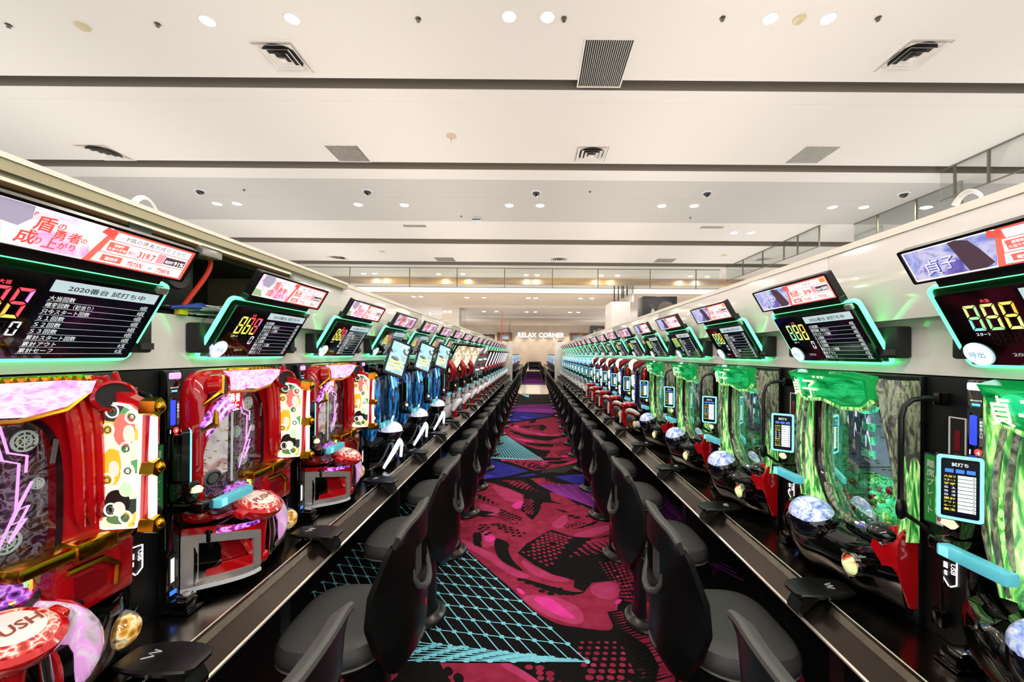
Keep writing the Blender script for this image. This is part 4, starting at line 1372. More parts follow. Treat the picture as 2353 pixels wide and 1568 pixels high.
def title_c(q):
    q.flat([(-.228, .006), (.228, .006), (.228, .098), (-.228, .098)], .0, ART_V)
    q.flat([(-.03, .084), (.21, .084), (.21, .092), (-.02, .092)], .0006, M_TW)
    for a in (.02, .07, .12, .17):
        q.flat([(a, .03), (a + .03, .03), (a + .03, .06), (a, .06)], .0006, (M_TW, M_TR, M_TK, M_TP)[int(a * 20) % 4])
    q.flat([(-.12, .02), (-.09, .015), (-.07, .09), (-.10, .09)], .0006, M_TRT)


DISP = {}
for sd in (-1, 1):
    for k in range(N):
        tt = (title_a if k < 3 else title_c) if sd < 0 else (title_b if k < 5 else title_c)
        loc, rz = rowpos(sd, k, DF, 0, (.045 if sd < 0 else -.083))
        key = (sd, tt)
        if key not in DISP:
            o = make_display(sd, tt); DISP[key] = o
            o.location = loc; o.rotation_euler = (0, 0, rz)
        else:
            o = dup(DISP[key], loc, rz)
            for c_ in [c_ for c_ in o.children if c_.name.startswith(('unit_number', 'header_text'))]:
                bpy.data.objects.remove(c_)
        num = (2020 - k) if sd < 0 else (2021 + k)
        q = B().frame((0, -.038, 1.52), (1, 0, 0), VM)
        q.text(f'{num}番台 試打ち中', .09, .190, .0165, M_INK, .0016, w=.185, bold=.008, align='C')
        q.build('header_text', o)
        q = B().frame((0, -.038, 1.52), (1, 0, 0), VM)
        q.text(str(num), -.118, .028, .013, glow('unit_grey', '#b0b4b8', .6), .0012, bold=.01, w=.04)
        q.build('unit_number', o)
        art = {title_a: 'red-framed title plate', title_b: 'blue-violet title plate', title_c: 'violet picture plate'}[tt]
        tag(o, f'tilted data display with {art}, {ORD[k]} along {ROWNAME[sd]}', 'display', 'data displays above the machines')

# ------------------------------------------------------------------ card units between the machines
def make_card(sd):
    r = thing('card_unit')
    q = B().front(0, 0); x0, x1 = -.335, -.285
    q.box(x0, x1, .006, .815, 0, .028, M_GBLACK, .004); q.build('column', r)
    q = B().front(); q.box(x0 + .004, x1 - .004, .786, .808, .02, .034, glow('status_lamp_r' if sd > 0 else 'status_lamp_l', '#f3e6ff' if sd > 0 else '#f09cf6', 1.1), .004); q.build('status_lamp', r)
    q = B().front(); q.text('MIRAIGATE', x0 + .025, .755, .006, M_SCRT, .0286, align='C', w=.03); q.flat([(x0 + .014, .742), (x1 - .014, .742), (x1 - .014, .749), (x0 + .014, .749)], .0286, glow('card_cyan', '#5fc4ff', 1))
    q.flat([(x0 + .006, .722), (x1 - .006, .722), (x1 - .006, .737), (x0 + .006, .737)], .0286, M_DGREY)
    q.flat([(x1 - .016, .63), (x1 - .006, .63), (x1 - .006, .71), (x1 - .016, .71)], .0286, M_GREY)
    q.text('紙幣投入口', x1 - .011, .694, .009, M_SCRT, .029, vert=True)
    q.text('1', x0 + .009, .603, .018, M_SCRW, .029, bold=.04); q.lathe([(.011, .0286), (.001, .0288)], (x1 - .018, .611, 0), glow('card_red', '#e8483c', .9), 16)
    q.text('4', x1 - .018, .605, .014, M_SCRW, .0295, bold=.03, align='C'); q.build('label_print', r)
    q = B().front(); q.box(x0 + .010, x1 - .022, .63, .715, .022, .032, mat('note_slot', '#2a3cff', .2, emit='#3a50ff', es=.9), .003); q.build('note_slot', r)
    q = B().front(); q.box(x0 + .008, x1 - .008, .09, .19, .024, .031, M_DGREY); q.flat([(x0 + .012, .10), (x0 + .026, .10), (x0 + .026, .18), (x0 + .012, .18)], .0316, M_SCRW); q.flat([(x0 + .03, .11), (x1 - .01, .11), (x1 - .01, .17), (x0 + .03, .17)], .0316, M_GREY)
    q.flat([(x0 + .012, .055), (x1 - .012, .055), (x1 - .012, .07), (x0 + .012, .07)], .0290, glow('card_blue', '#3f7dff', .9)); q.build('card_slot', r)
    # touch display on a stub arm, turned towards the player
    dx_, dp_ = (-.318, .085) if sd < 0 else (-.238, .150)
    q = B().front(); q.box(x0 + .006, x1 + .001, .44, .60, .02, .075, M_GBLACK, .01); q.tube([(-.305, .53, .05), (-.305, .53, dp_ - .045), (-.295, .53, dp_ - .03), (dx_ - .015, .53, dp_ - .026)], .012, M_GBLACK, 8); q.build('display_arm', r)
    an = R(45 if sd < 0 else 52)
    dx_, dp_ = (-.318, .085) if sd < 0 else (-.238, .150)
    fr = lambda q: q.frame((dx_, -dp_, .532), (math.cos(an), math.sin(an), 0), (0, 0, 1))
    q = fr(B()); q.poly(rrect(-.044, .044, -.088, .088, .008), -.02, .0, M_GBLACK)
    q.flat(rrect(-.032, .032, -.072, .072, .004), .0022, mat('touch_black', '#080a10', .1, emit='#0b1426', es=.5))
    q.text('試打ち', 0, .058, .011, M_SCRT, .0028, align='C')
    for i in range(3):
        q.flat([(-.028 + i * .02, .040), (-.012 + i * .02, .040), (-.012 + i * .02, .050), (-.028 + i * .02, .050)], .0028, glow('touch_blue', '#3a78d8', .8))
    for i in range(10):
        b = .026 - i * .0098
        q.flat([(-.004, b), (.029, b), (.029, b + .0082), (-.004, b + .0082)], .0028, glow('touch_cell', '#dfe6ea', .85))
        q.text('0', .027, b + .001, .0078, M_INK, .0032, align='R')
        q.text('大当り スタート 確変 Ｓ１ Ｓ２ Ｓ３ 累計 アウト セーフ 差玉'.split()[i], -.030, b + .001, .0066, glow('touch_gold', '#e8d24a', .8) if i > 5 or i < 3 else M_SCRT, .0030, w=.022)
    td = q.build('touch_display', r)
    q = fr(B()); q.ring(rrect(-.044, .044, -.086, .086, .008), rrect(-.036, .036, -.078, .078, .005), [(0, .0), (.2, .005), (1, .005), (1, .001)], M_CYANLED); q.build('led_border', td)
    q = B().front(); q.box(-.335, -.284, .37, .44, .02, .10, M_GBLACK, .012); q.build('coin_unit', r)
    q = B().front(); q.poly([(-.326, .404), (-.296, .398), (-.286, .410), (-.302, .424), (-.322, .420)], .10, .111, glow('coin_lamp', '#ffe9b0', 1.15)); q.build('coin_lamp', r)
    q = B().front(); q.box(-.284, -.12, .336, .368, .130, .166, mat('ledge_cyan', '#5fb8c4', .15, emit='#58b4c4', es=.42, alpha=.86), .005); q.box(-.277, -.25, .338, .366, .128, .168, mat('ledge_tip', '#7fe4f0', .2, emit='#7fe4f0', es=.8), .004); q.box(-.33, -.284, .335, .37, .02, .145, M_GBLACK, .006); q.build('ball_ledge', r)
    q = B().front(); q.box(-.345, -.276, .0062, .016, .05, .11, M_GBLACK, .004); q.box(-.34, -.29, .0062, .045, .003, .10, M_GBLACK, .006); q.box(-.325, -.285, .04, .055, .05, .09, M_CHROME, .004); q.build('ball_counter', r)
    return r


def make_usb():
    q = B().front(); a, b, s_ = .345, .21, .001
    for pts in ([(-.022, .058), (.022, .052)], [(.022, .052), (.022, -.02)], [(.022, -.02), (.004, -.034)], [(-.02, .0), (-.02, -.012)], [(-.02, -.012), (.0, -.034)]):
        (xa, za), (xb, zb) = pts
        q.tube([(a + xa, b + za, .0012), (a + xb, b + zb, .0012)], .0022, M_SCRW, 5)
    q.box(a - .016, a - .005, b + .018, b + .036, .0005, .002, M_SCRW); q.box(a - .014, a - .006, b - .004, b + .010, .0005, .002, M_SCRW)
    q.frame((a + .012, -.0012, b + .04), (0, 0, -1), (1, 0, 0)); q.text('USB', 0, -.006, .020, M_SCRW, .0012, bold=.02)
    return q.build('charging_sign')


def make_tube():
    r = thing('bent_tube')
    q = B().front()
    q.box(.315, .335, .73, .77, 0, .035, M_GBLACK, .004)
    q.tube([(.325, .75, .03), (.318, .752, .06), (.308, .745, .09), (.302, .725, .11), (.30, .69, .118), (.30, .56, .118), (.30, .42, .118), (.306, .385, .108), (.318, .35, .06), (.325, .32, .03), (.327, .28, .016), (.328, .10, .016)], [.008] * 6 + [.008, .0075, .006, .005, .005, .005], M_BLACK, 8)
    q.box(.312, .345, .05, .10, 0, .03, M_GBLACK, .004); q.build('tube', r)
    q = B().front(); q.ell((.303, .40, .118), (.010, .034, .018), M_BLACK, 12, 10, lo=-.99); q.build('ear_pad', r)
    return r


def make_sign():
    r = thing('away_plate')
    q = B().front(0, 0, .018); q.poly(rrect(.285, .410, .355, .575, .006), 0, .004, mat('plate_acrylic', '#2a3a44', .1, coat=.4)); q.build('holder', r)
    q = B().front(0, 0, .018); q.flat([(.289, .36), (.406, .36), (.406, .57), (.289, .57)], .0046, M_GSIGN); q.flat([(.327, .36), (.370, .36), (.370, .525), (.327, .525)], .0050, M_PAPER)
    for a in (.308, .388):
        q.text('離席プレート', a, .533, .026, M_PAPER, .0056, vert=True, bold=.006)
    q.text('ここ', .368, .535, .018, glow('sign_yellow', '#d8c838', .3), .0054, align='C')
    q.ring(sup(.3485, .475, .019, .040, 2, 28), sup(.3485, .475, .0165, .036, 2, 28), [(0, .0052), (.5, .0054), (1, .0052)], M_GSIGN)
    q.ell((0.3485, .497, .0052), (.006, .006, .001), M_GSIGN, 10, 4); q.poly([(0.3437, .488), (0.3533, .488), (0.3581, .470), (0.3533, .468), (0.3517, .476), (0.3565, .446), (0.3509, .446), (0.3469, .464), (0.3421, .446), (0.3365, .446), (0.3453, .474), (0.3405, .470)], .005, .0056, M_GSIGN)
    q.text('10分', .3485, .405, .019, M_INKR, .0054, align='C', bold=.03); q.flat([(.329, .372), (.368, .372), (.368, .395), (.329, .395)], .0053, M_INKR); q.text('※食事', .3485, .378, .011, M_PAPER, .0058, align='C'); q.build('print', r)
    q = B().front(); q.box(.352, .402, .545, .70, .0, .012, M_MBLACK); q.ring([(.352, .545), (.402, .545), (.402, .70), (.352, .70)], [(.356, .549), (.398, .549), (.398, .696), (.356, .696)], [(0, .012), (0, .014), (1, .014), (1, .012)], M_PAPER, False)
    q.box(.368, .384, .60, .66, .012, .013, M_DRED); q.build('notice_frame', r)
    return r


cards = {}
for sd in (-1, 1):
    for k in range(N):
        loc, rz = rowpos(sd, k, DF, .66, .006 if sd < 0 else 0)
        if sd not in cards:
            cards[sd] = o = make_card(sd); o.location = loc; o.rotation_euler = (0, 0, rz)
        else:
            o = dup(cards[sd], loc, rz)
        tag(o, f'slim black card unit beside a machine, {ORD[k]} along {ROWNAME[sd]}', 'card unit', 'card units between the machines')
        if k == 0 and sd == -1:
            s0 = make_sign(); o = s0; o.location = loc; o.rotation_euler = (0, 0, rz)
        else:
            o = dup(s0, loc, rz)
        tag(o, f'green 離席プレート away plate on the black panel, {ORD[k]} along {ROWNAME[sd]}', 'sign', 'away plates between the machines')
        for nm, fn, lb, ct in (('usb', make_usb, 'glowing white USB charging sign', 'sign'), ('tube', make_tube, 'bent black tube with an ear pad', 'tube')):
            l2 = rowpos(sd, k, DF, .66, (-.018 if sd < 0 else .008) if nm == 'tube' else 0)[0]
            if nm not in cards:
                cards[nm] = o = fn(); o.location = l2; o.rotation_euler = (0, 0, rz)
            else:
                o = dup(cards[nm], l2, rz)
            tag(o, f'{lb}, {ORD[k]} along {ROWNAME[sd]}', ct, {'usb': 'charging signs between the machines', 'tube': 'bent tubes between the machines'}[nm])
# ------------------------------------------------------------------ pachinko machines; local (a, b, c) = (right, up, out), base at the counter
PF_A = pattern('playfield_red', [(.25, '#120c10'), (.42, '#3a2c38'), (.5, '#8f878e'), (.55, '#4a2038'), (.66, '#1c1018'), (.8, '#7a3262')], 'noise', 26, .28, .2, detail=8, dist=1.5)
PF_G = pattern('playfield_green', [(.2, '#0c2a18'), (.4, '#1f9a58'), (.52, '#6df0a8'), (.6, '#1a6a3c'), (.72, '#c8f08a'), (.85, '#2c4a1c')], 'noise', 26, .5, .2, detail=8, dist=1.5)
PF_B = pattern('playfield_blue', [(.2, '#05080f'), (.45, '#10283e'), (.6, '#1c4a70'), (.75, '#081420')], 'noise', 24, .3, .2, detail=8, dist=1.5)
GL_G = pattern('green_lit_plastic', [(.22, '#0e2a10'), (.38, '#2a7a34'), (.47, '#64c858'), (.54, '#daf8a8'), (.60, '#86d468'), (.70, '#268a4c'), (.85, '#0e3018')], 'noise', 8, .62, .08, detail=6, dist=1.2, coat=1, stretch=(5.5, 5.5, .8), bump=.35)
GL_T = pattern('teal_lit_plastic', [(.15, '#0c5a3a'), (.4, '#22c88a'), (.52, '#7dffce'), (.7, '#1a9a66'), (.9, '#0a4a34')], 'noise', 10, .72, .1, detail=5, dist=2.2, coat=.8, stretch=(2.2, 2.2, .6), bump=.35)
GL_CLR = pattern('clear_ribbed_plastic', [(.2, '#1a1a18'), (.45, '#5a5c50'), (.6, '#a8b08a'), (.72, '#3a3c34'), (.9, '#c8d08c')], 'noise', 14, .18, .06, detail=6, dist=2.5, coat=1, stretch=(2, 2, .7), bump=.4)
GL_B = pattern('blue_lit_plastic', [(.2, '#02060e'), (.42, '#071c38'), (.52, '#114a86'), (.59, '#3f9fe0'), (.63, '#1a5fa6'), (.72, '#082244'), (.9, '#02060e')], 'noise', 12, .6, .06, detail=5, dist=.8, coat=1, stretch=(4, 4, .35), bump=.3)
GL_P = pattern('pink_lit_lens', [(.3, '#f08cee'), (.45, '#fbc8fa'), (.55, '#f7b4f4'), (.7, '#e67ae8')], 'noise', 30, .95, .15, detail=5, dist=.6, coat=.8, stretch=(1, 1, 2))
GL_V = pattern('violet_lit_crystal', [(.2, '#3a1a4a'), (.42, '#a04ad0'), (.55, '#e6a8ff'), (.66, '#c838b8'), (.85, '#2a1238')], 'voronoi', 46, .8, .1, coat=.8, bump=.5)
ART = pattern('side_art_cells', [(.0, '#f6f4d0'), (.22, '#e8f0c0'), (.3, '#e05a50'), (.42, '#f2c04a'), (.55, '#5a9a5c'), (.68, '#2e3a34'), (.78, '#f6e8d8'), (.9, '#a8d8b8')], 'cell', 24, .75, .3, interp='CONSTANT')
ART2 = pattern('screen_pale_art', [(.25, '#9a8f96'), (.42, '#d8d0d2'), (.55, '#f0e6e2'), (.66, '#c8a09a'), (.8, '#8f8890')], 'noise', 10, .42, .3, detail=3, dist=1.4)
M_BOLT = glow('bolt_pink', '#f2a8f2', 1.0)
M_EMB = mat('emblem_pale', '#b9c8bc', .4, emit='#b9c8bc', es=.35)
M_WGLOW = glow('side_white_light', '#fbfff2', 1.25)
M_LENSR = pattern('ridged_red_lens', [(.3, '#a01418'), (.5, '#ff6a58'), (.65, '#ffd0c0'), (.8, '#c82020')], 'voronoi', 60, .4, .08, coat=1, bump=.5)
M_LENSV = pattern('ribbed_violet_clear', [(.25, '#6a5a68'), (.45, '#c8b4c8'), (.58, '#f2a0f0'), (.68, '#e8dcea'), (.85, '#7a6a78')], 'noise', 14, .4, .08, detail=4, dist=1.5, coat=1, bump=.3, stretch=(1, 1, .4))


def cabinet(r, m=None):
    q = B().front(); q.box(-.268, .268, .0, .815, -.0, .018, m or M_BLACK, .003); q.build('cabinet', r)


def pins(q, n, x0, x1, z0, z1, c=.02):
    for i in range(n):
        x, z = rnd.uniform(x0, x1), rnd.uniform(z0, z1)
        q.box(x - .0018, x + .0018, z - .0018, z + .0018, c, c + .012, M_BRASS)


def emblem(q, x, z, rr, c=.024):
    q.ring(sup(x, z, rr, rr, 2, 24), sup(x, z, rr * .82, rr * .82, 2, 24), [(0, c), (0, c + .004), (1, c + .004), (1, c)], M_EMB)
    q.ring(sup(x, z, rr * .6, rr * .6, 2, 20), sup(x, z, rr * .45, rr * .45, 2, 20), [(0, c), (0, c + .003), (1, c + .003), (1, c)], M_EMB)
    for k in range(4):
        t = PI / 4 * k
        q.tube([(x - rr * .8 * math.cos(t), z - rr * .8 * math.sin(t), c + .002), (x + rr * .8 * math.cos(t), z + rr * .8 * math.sin(t), c + .002)], rr * .06, M_EMB, 5)


def curved_front(q, pts, z0, z1, th, m, smooth=True):
    """an upright band following a plan curve pts = (x, out)"""
    n = len(pts)
    o = []
    for i in range(n):
        a, b = pts[max(i - 1, 0)], pts[min(i + 1, n - 1)]
        dx, dp = b[0] - a[0], b[1] - a[1]
        L = math.hypot(dx, dp) or 1
        o.append((pts[i][0] + dp / L * th, pts[i][1] - dx / L * th))
    zz0 = z0 if callable(z0) else (lambda t: z0)
    zz1 = z1 if callable(z1) else (lambda t: z1)
    rs = []
    for i in range(n):
        t = i / (n - 1)
        rs.append([(pts[i][0], zz0(t), pts[i][1]), (pts[i][0], zz1(t), pts[i][1]), (o[i][0], zz1(t), o[i][1]), (o[i][0], zz0(t), o[i][1])])
    q.rings(rs, m, smooth)


def ball_tray(r, m1, m2, hw=.26, dp=.17):
    """bulging lower body with an open ball tray on top"""
    pl = [(-hw + 2 * hw * i / 16, dp * math.sin(PI * (.06 + .88 * i / 16)) ** .6) for i in range(17)]
    q = B().front()
    rs = []
    for s, z in ((.55, .025), (.86, .03), (.97, .06), (1, .11), (1, .165), (.96, .19), (.88, .195), (.84, .175), (.3, .165)):
        rs.append([(x * (.9 + .1 * s), z, p * s) for x, p in pl] + [(hw * .9, z, 0), (-hw * .9, z, 0)])
    q.rings(rs, m1); q.build('ball_tray', r)
    return pl


def machine_red():
    r = thing('pachinko_machine'); cabinet(r)
    ou, inn = sup(-.005, .53, .265, .285, 7, 56), sup(-.065, .495, .168, .24, 3.4, 56)
    q = B().front(); q.ring(ou, inn, [(0, .01), (0, .045), (.2, .07), (.5, .085), (.85, .062), (1, .05), (1, .012)], M_RED)
    for i in range(6):      # drapery folds down the right pillar and over the shoulder
        x = .115 + i * .024
        q.tube(bez([(x - .03, .77 + .01 * i, .078), (x + .01, .66, .085), (x - .015, .5, .088), (x + .012, .42, .08)], 10), [.006, .011, .013, .013, .012, .012, .012, .012, .012, .010, .005], M_RED, 8)
    for i in range(3):
        q.tube(bez([(-.25 + i * .02, .45 + .05 * i, .06), (-.265 + i * .015, .6, .075), (-.2 + i * .03, .74, .08), (-.10, .80, .08)], 10), [.005, .010, .012, .013, .013, .012, .012, .011, .010, .008, .004], M_RED, 8)
    q.build('front_frame', r)
    # playfield behind the window
    q = B().front(); q.flat(inn, .019, PF_A)
    for x, z, rr in ((.05, .66, .026), (-.02, .55, .024), (.02, .43, .026), (.06, .36, .018), (-.01, .33, .016), (.075, .55, .014)):
        emblem(q, x, z, rr)
    pins(q, 60, -.2, .09, .30, .70)
    for i in range(14):
        q.box(-.22 + i * .013, -.214 + i * .013, .345 - i * .004, .351 - i * .004, .03, .04, M_BRASS)
    q.build('playfield', r)
    q = B().front(); q.flat([(-.226, .40), (-.06, .40), (-.055, .63), (-.226, .63)], .0225, ART2); q.build('game_screen', r)
    q = B().front()
    for pts in ([(-.06, .72), (.0, .705), (.015, .64), (.05, .625), (.048, .585)], [(-.055, .71), (-.01, .69), (.005, .625), (.035, .61), (.03, .50), (-.01, .40)], [(.06, .56), (.03, .50), (.055, .505), (.018, .43), (.05, .475), (.02, .47), (.06, .56)], [(-.20, .72), (-.12, .68), (-.09, .66)]):
        q.tube([(x, z,   .032) for x, z in pts], .0028, M_BOLT, 5)
    q.tube([(-.05, .70, .034), (-.052, .36, .034)], .004, mat('clear_rod', '#dfe8e4', .1, emit='#dfe8e4', es=.35), 6)
    q.tube([(-.035, .69, .034), (-.037, .37, .034)], .002, M_SILVER, 6)
    q.build('lightning_trim', r)
    q = B().front()
    for i in range(16):
        q.ell((.0 + rnd.uniform(-.09, .07), .30 + rnd.uniform(-.02, .035), .03), (.014, .012, .012), GL_V, 8, 5, lo=-.9)
    for i, m in enumerate((C7['y'], C7['g'], C7['o'], C7['r'], C7['m'])):
        q.poly([(.02 + i * .013, .285), (.028 + i * .013, .285), (.05 + i * .013, .345 + .006 * (i % 2)), (.044 + i * .013, .35)], .03, .036, m)
    q.build('crystal_cluster', r)
    q = B().front(); q.lathe([(.045, .03), (.043, .038), (.001, .042)], (-.15, .40, 0), M_SILVER, 20, sc=(1, .7)); q.ring(sup(-.15, .40, .034, .024, 2, 20), sup(-.15, .40, .026, .018, 2, 20), [(0, .040), (.5, .045), (1, .042)], mat('ink_navy', '#1c2a4a', .4)); q.text('VICTORY', -.15, .375, .014, mat('ink_navy', '#1c2a4a', .4), .043, align='C') if False else None
    q.build('round_emblem', r)
    q = B().front(); q.flat(sup(-.065, .495, .170, .242, 3.4, 56), .052, M_GLASS); q.build('window_pane', r)
    q = B().front(); q.ring(sup(-.065, .495, .172, .244, 3.4, 56), sup(-.065, .495, .158, .230, 3.4, 56), [(0, .052), (.3, .058), (1, .052)], mat('window_rim', '#2a0c14', .15, coat=.6)); q.text('CAUTION', .07, .62, .008, M_PAPER, .06) if False else q.flat([(.072, .60), (.084, .598), (.092, .655), (.080, .66)], .0592, M_GREY)
    q.build('window_rim', r)
    # logo plate across the upper window
    q = B().front(); q.poly([(-.235, .64), (-.20, .632), (-.11, .64), (-.05, .66), (-.04, .73), (-.10, .735), (-.16, .715), (-.215, .68)], .058, .072, mat('logo_red', '#d8202c', .2, emit='#d8202c', es=.35), True)
    for t, a, b, s_ in (('盾の', -.165, .688, .040), ('勇者', -.115, .685, .036), ('成り', -.155, .646, .036), ('上', -.10, .650, .036)):
        q.text(t, a, b, s_, M_SCRW, .0728, bold=.03, w=s_ * 1.5 if len(t) == 2 else None)
    q.build('logo_plate', r)
    # pink lamp and speakers along the top
    q = B().front(); q.poly([(-.08, .735), (-.02, .728), (.06, .742), (.115, .775), (.125, .80), (.06, .806), (-.08, .806)], .06, .115, GL_P, True)
    for i in range(3):
        a = -.135 + i * .018
        q.poly([(a, .732), (a + .012, .730), (a + .014, .806), (a + .002, .806)], .06, .112, GL_P)
    q.build('top_lamp', r)
    q = B().front(); q.tube([(-.15, .728, .09), (-.02, .718, .10), (.07, .732, .10), (.135, .775, .09)], .006, M_GOLD, 6); q.tube([(-.15, .81, .09), (.0, .812, .105), (.13, .806, .09)], .006, M_GOLD, 6)
    for i in range(8):
        q.poly([(-.06 + i * .022, .80), (-.045 + i * .022, .80), (-.055 + i * .022, .818)], .07, .11, M_GOLD)
    q.build('gold_trim', r)
    for x, tl in ((.175, -.35), (-.195, .35)):
        q = B(); q.frame((x, -.108, .755), (math.cos(tl), -math.sin(abs(tl)) if False else math.sin(tl), 0), (0, .12, 1)); q.lathe([(.05, -.03), (.05, .004), (.042, .010), (.038, .002), (.001, -.004)], (0, 0, 0), M_RED, 24, sc=(1, .85)); q.lathe([(.039, .004), (.001, .0)], (0, 0, 0), M_MBLACK, 20, sc=(1, .85)); q.build('speaker', r)
    # violet feathers and gold horns on the left shoulder
    q = B().front()
    for i in range(5):
        q.tube(bez([(-.255 + .006 * i, .59 - .01 * i, .07), (-.25 + .012 * i, .66, .10), (-.20 + .018 * i, .70 - .006 * i, .10), (-.14 + .012 * i, .715 - .014 * i, .085)], 8), [.003, .008, .011, .012, .011, .009, .007, .005, .002], GL_P if i % 2 else GL_V, 7)
    q.build('violet_feathers', r)
    q = B().front()
    for a, b in (((-.262, .69), (-.205, .79)), ((-.27, .60), (-.235, .665))):
        q.tube([(a[0], a[1], .09), ((a[0] + b[0]) / 2 + .004, (a[1] + b[1]) / 2 - .01, .125), (b[0], b[1], .115)], [.004, .013, .007], M_GOLD, 8)
    q.build('gold_horns', r)
    # projecting side wing with the lit picture panel
    q = B(); q.frame((.172, 0, 0), (0, -1, 0), (0, 0, 1))      # a = out, b = up, c = towards the machine's left
    prof = [(.05, .40), (.11, .385), (.185, .405), (.19, .43), (.205, .70), (.19, .735), (.12, .765), (.05, .775)]
    q.poly(prof, -.034, -.004, M_RED, True); q.build('side_wing', r)
    q = B(); q.frame((.171, 0, 0), (0, -1, 0), (0, 0, 1))
    ap = [(.075, .405), (.095, .40), (.172, .405), (.178, .43), (.183, .70), (.150, .728), (.105, .735), (.082, .70), (.08, .60), (.085, .50)]
    q.poly([((x - .13) * 1.06 + .13, (z - .565) * 1.03 + .565) for x, z in ap], -.004, .003, M_WGLOW, True)
    q.flat(ap, .0036, ART)
    ab = lambda n_, c_, es=.75: mat('art_' + n_, c_, .3, emit=c_, es=es)
    for x, z, rx, rz_, m in ((.145, .665, .030, .045, ab('coral', '#ef7668')), (.158, .655, .016, .024, ab('skin', '#f8d8c4')), (.112, .565, .026, .050, ab('amber', '#f3b634')), (.118, .560, .014, .022, ab('skin', '#f8d8c4')), (.150, .505, .018, .020, ab('sage', '#bfe0b4')), (.128, .470, .034, .034, ab('coal', '#1f211e', .2)), (.132, .452, .018, .020, ab('skin', '#f8d8c4')), (.128, .425, .030, .014, ab('moss', '#5d7a4c'))):
        q.flat(sup(x, z, rx, rz_, 2.2, 18), .0040 + (.0004 if rx < .02 else 0), m)
    for x, z in ((.112, .715), (.10, .665), (.15, .615), (.10, .53), (.155, .555), (.11, .45), (.15, .43), (.165, .70)):
        q.ring(sup(x, z, .019, .019, 2, 20), sup(x, z, .014, .014, 2, 20), [(0, .004), (.5, .007), (1, .004)], mat('art_mint', '#d8f2dc', .3, emit='#d8f2dc', es=.7))
        q.ring(sup(x, z, .010, .010, 2, 14), sup(x, z, .006, .006, 2, 14), [(0, .004), (.5, .007), (1, .004)], mat('art_ink', '#4a5a4c', .4, emit='#4a5a4c', es=.3))
    q.build('art_panel', r)
    q = B().front(); q.box(.177, .197, .412, .715, .198, .210, M_WGLOW, .005); q.build('edge_light', r)
    for z, s_ in ((.725, 1.1), (.56, 1), (.405, 1)):
        q = B().front()
        q.poly([(.168, z - .014 * s_), (.182, z - .024 * s_), (.199, z - .012 * s_), (.203, z + .012 * s_), (.19, z + .024 * s_), (.172, z + .016 * s_)], .18, .222, M_GOLD)
        q.ell((.188, z, .222), (.012 * s_, .016 * s_, .012), M_GOLD, 8, 5, lo=-.9); q.build('gold_clasp', r)
    # belt, plinth and tray
    q = B().front(); q.box(-.02, .24, .352, .385, .03, .105, M_GOLD, .01); q.box(.09, .19, .345, .392, .05, .112, M_GOLD, .008); q.build('gold_belt', r)
    q = B().front(); q.box(.06, .255, .20, .352, .01, .09, mat('red_rock', '#b00c14', .18, coat=.7, bump=.9, bscale=40), .014)
    q.build('plinth', r)
    q = B().front(); q.tube([(.08, .325, .095), (.16, .325, .098), (.20, .29, .096), (.20, .235, .092)], .008, M_GOLD, 6); q.poly([(.10, .25), (.17, .25), (.17, .29), (.14, .305), (.10, .305)], .085, .098, M_DRED); q.build('gold_chevron', r)
    pl = ball_tray(r, M_GBLACK, M_BLACK)
    q = B().front(); q.box(-.24, .12, .19, .245, .0, .10, mat('deck_black', '#0a0a0b', .15, coat=.6, bump=.4, bscale=35), .012)
    for x, m in ((-.02, C7['r']), (.0, C7['c']), (.03, C7['r'])):
        q.ell((x, .25, .075), (.006, .004, .006), m, 8, 5)
    q.build('control_deck', r)
    # silver arch around the red pocket on the player's left
    arch = [(-.262 + .012 * i, .02 + .165 * math.sin(PI / 2 * i / 12)) for i in range(13)]
    q = B().front(); up = lambda t: .235 - .02 * t - .02 * t * t
    curved_front(q, arch, .045, .075, -.014, M_SILVER); curved_front(q, arch, lambda t: up(t) - .03, up, -.014, M_SILVER)
    curved_front(q, arch[:3], .05, lambda t: .22, -.016, M_SILVER); curved_front(q, arch[-3:], .06, lambda t: .19, -.016, M_SILVER)
    curved_front(q, arch, .038, .05, -.018, M_WPL); q.build('silver_arch', r)
    q = B().front(); curved_front(q, [(x, p - .02) for x, p in arch], .05, .2, -.004, mat('pocket_red', '#8a0a10', .12, coat=.8)); curved_front(q, arch, lambda t: .075, lambda t: .10 + .012 * (t > .4), -.008, M_RED); q.build('red_pocket', r)
    q = B().front(); curved_front(q, arch, lambda t: up(t) - .002, lambda t: up(t) + .022, -.01, M_RED); curved_front(q, arch[4:], lambda t: .222, lambda t: .243 - .012 * t, -.012, GL_V); q.build('lit_edge', r)
    # push-button pod
    q = B().front()
    q.tube(bez([(-.11, .05, .155), (-.08, .10, .175), (-.10, .18, .175), (-.09, .265, .175)], 8), [.03, .034, .03, .026, .024, .024, .026, .03, .036], M_RED, 12)
    q.tube(bez([(-.16, .20, .15), (-.14, .12, .18), (-.10, .07, .185), (-.05, .04, .16)], 8), [.008, .014, .018, .02, .02, .02, .018, .014, .008], M_RED, 8)
    q.tube(bez([(-.02, .04, .15), (.01, .10, .165), (.0, .20, .165), (-.05, .26, .16)], 8), [.01, .014, .016, .017, .016, .015, .014, .012, .01], M_RED, 8)
    q.ell((-.085, .075, .19), (.022, .022, .012), M_RED, 14, 8, lo=-.9); q.build('button_pod', r)
    q = B(); q.frame((-.085, -.165, .285), (1, 0, 0), (0, .94, .34)); q.lathe([(.075, -.03), (.086, -.012), (.086, .002), (.074, .010), (.070, .006)], (0, 0, 0), M_RED, 32); q.box(-.11, -.07, -.025, .02, -.02, .004, M_RED, .006); q.box(.07, .10, -.02, .02, -.02, .004, M_RED, .006); q.build('button_bezel', r)
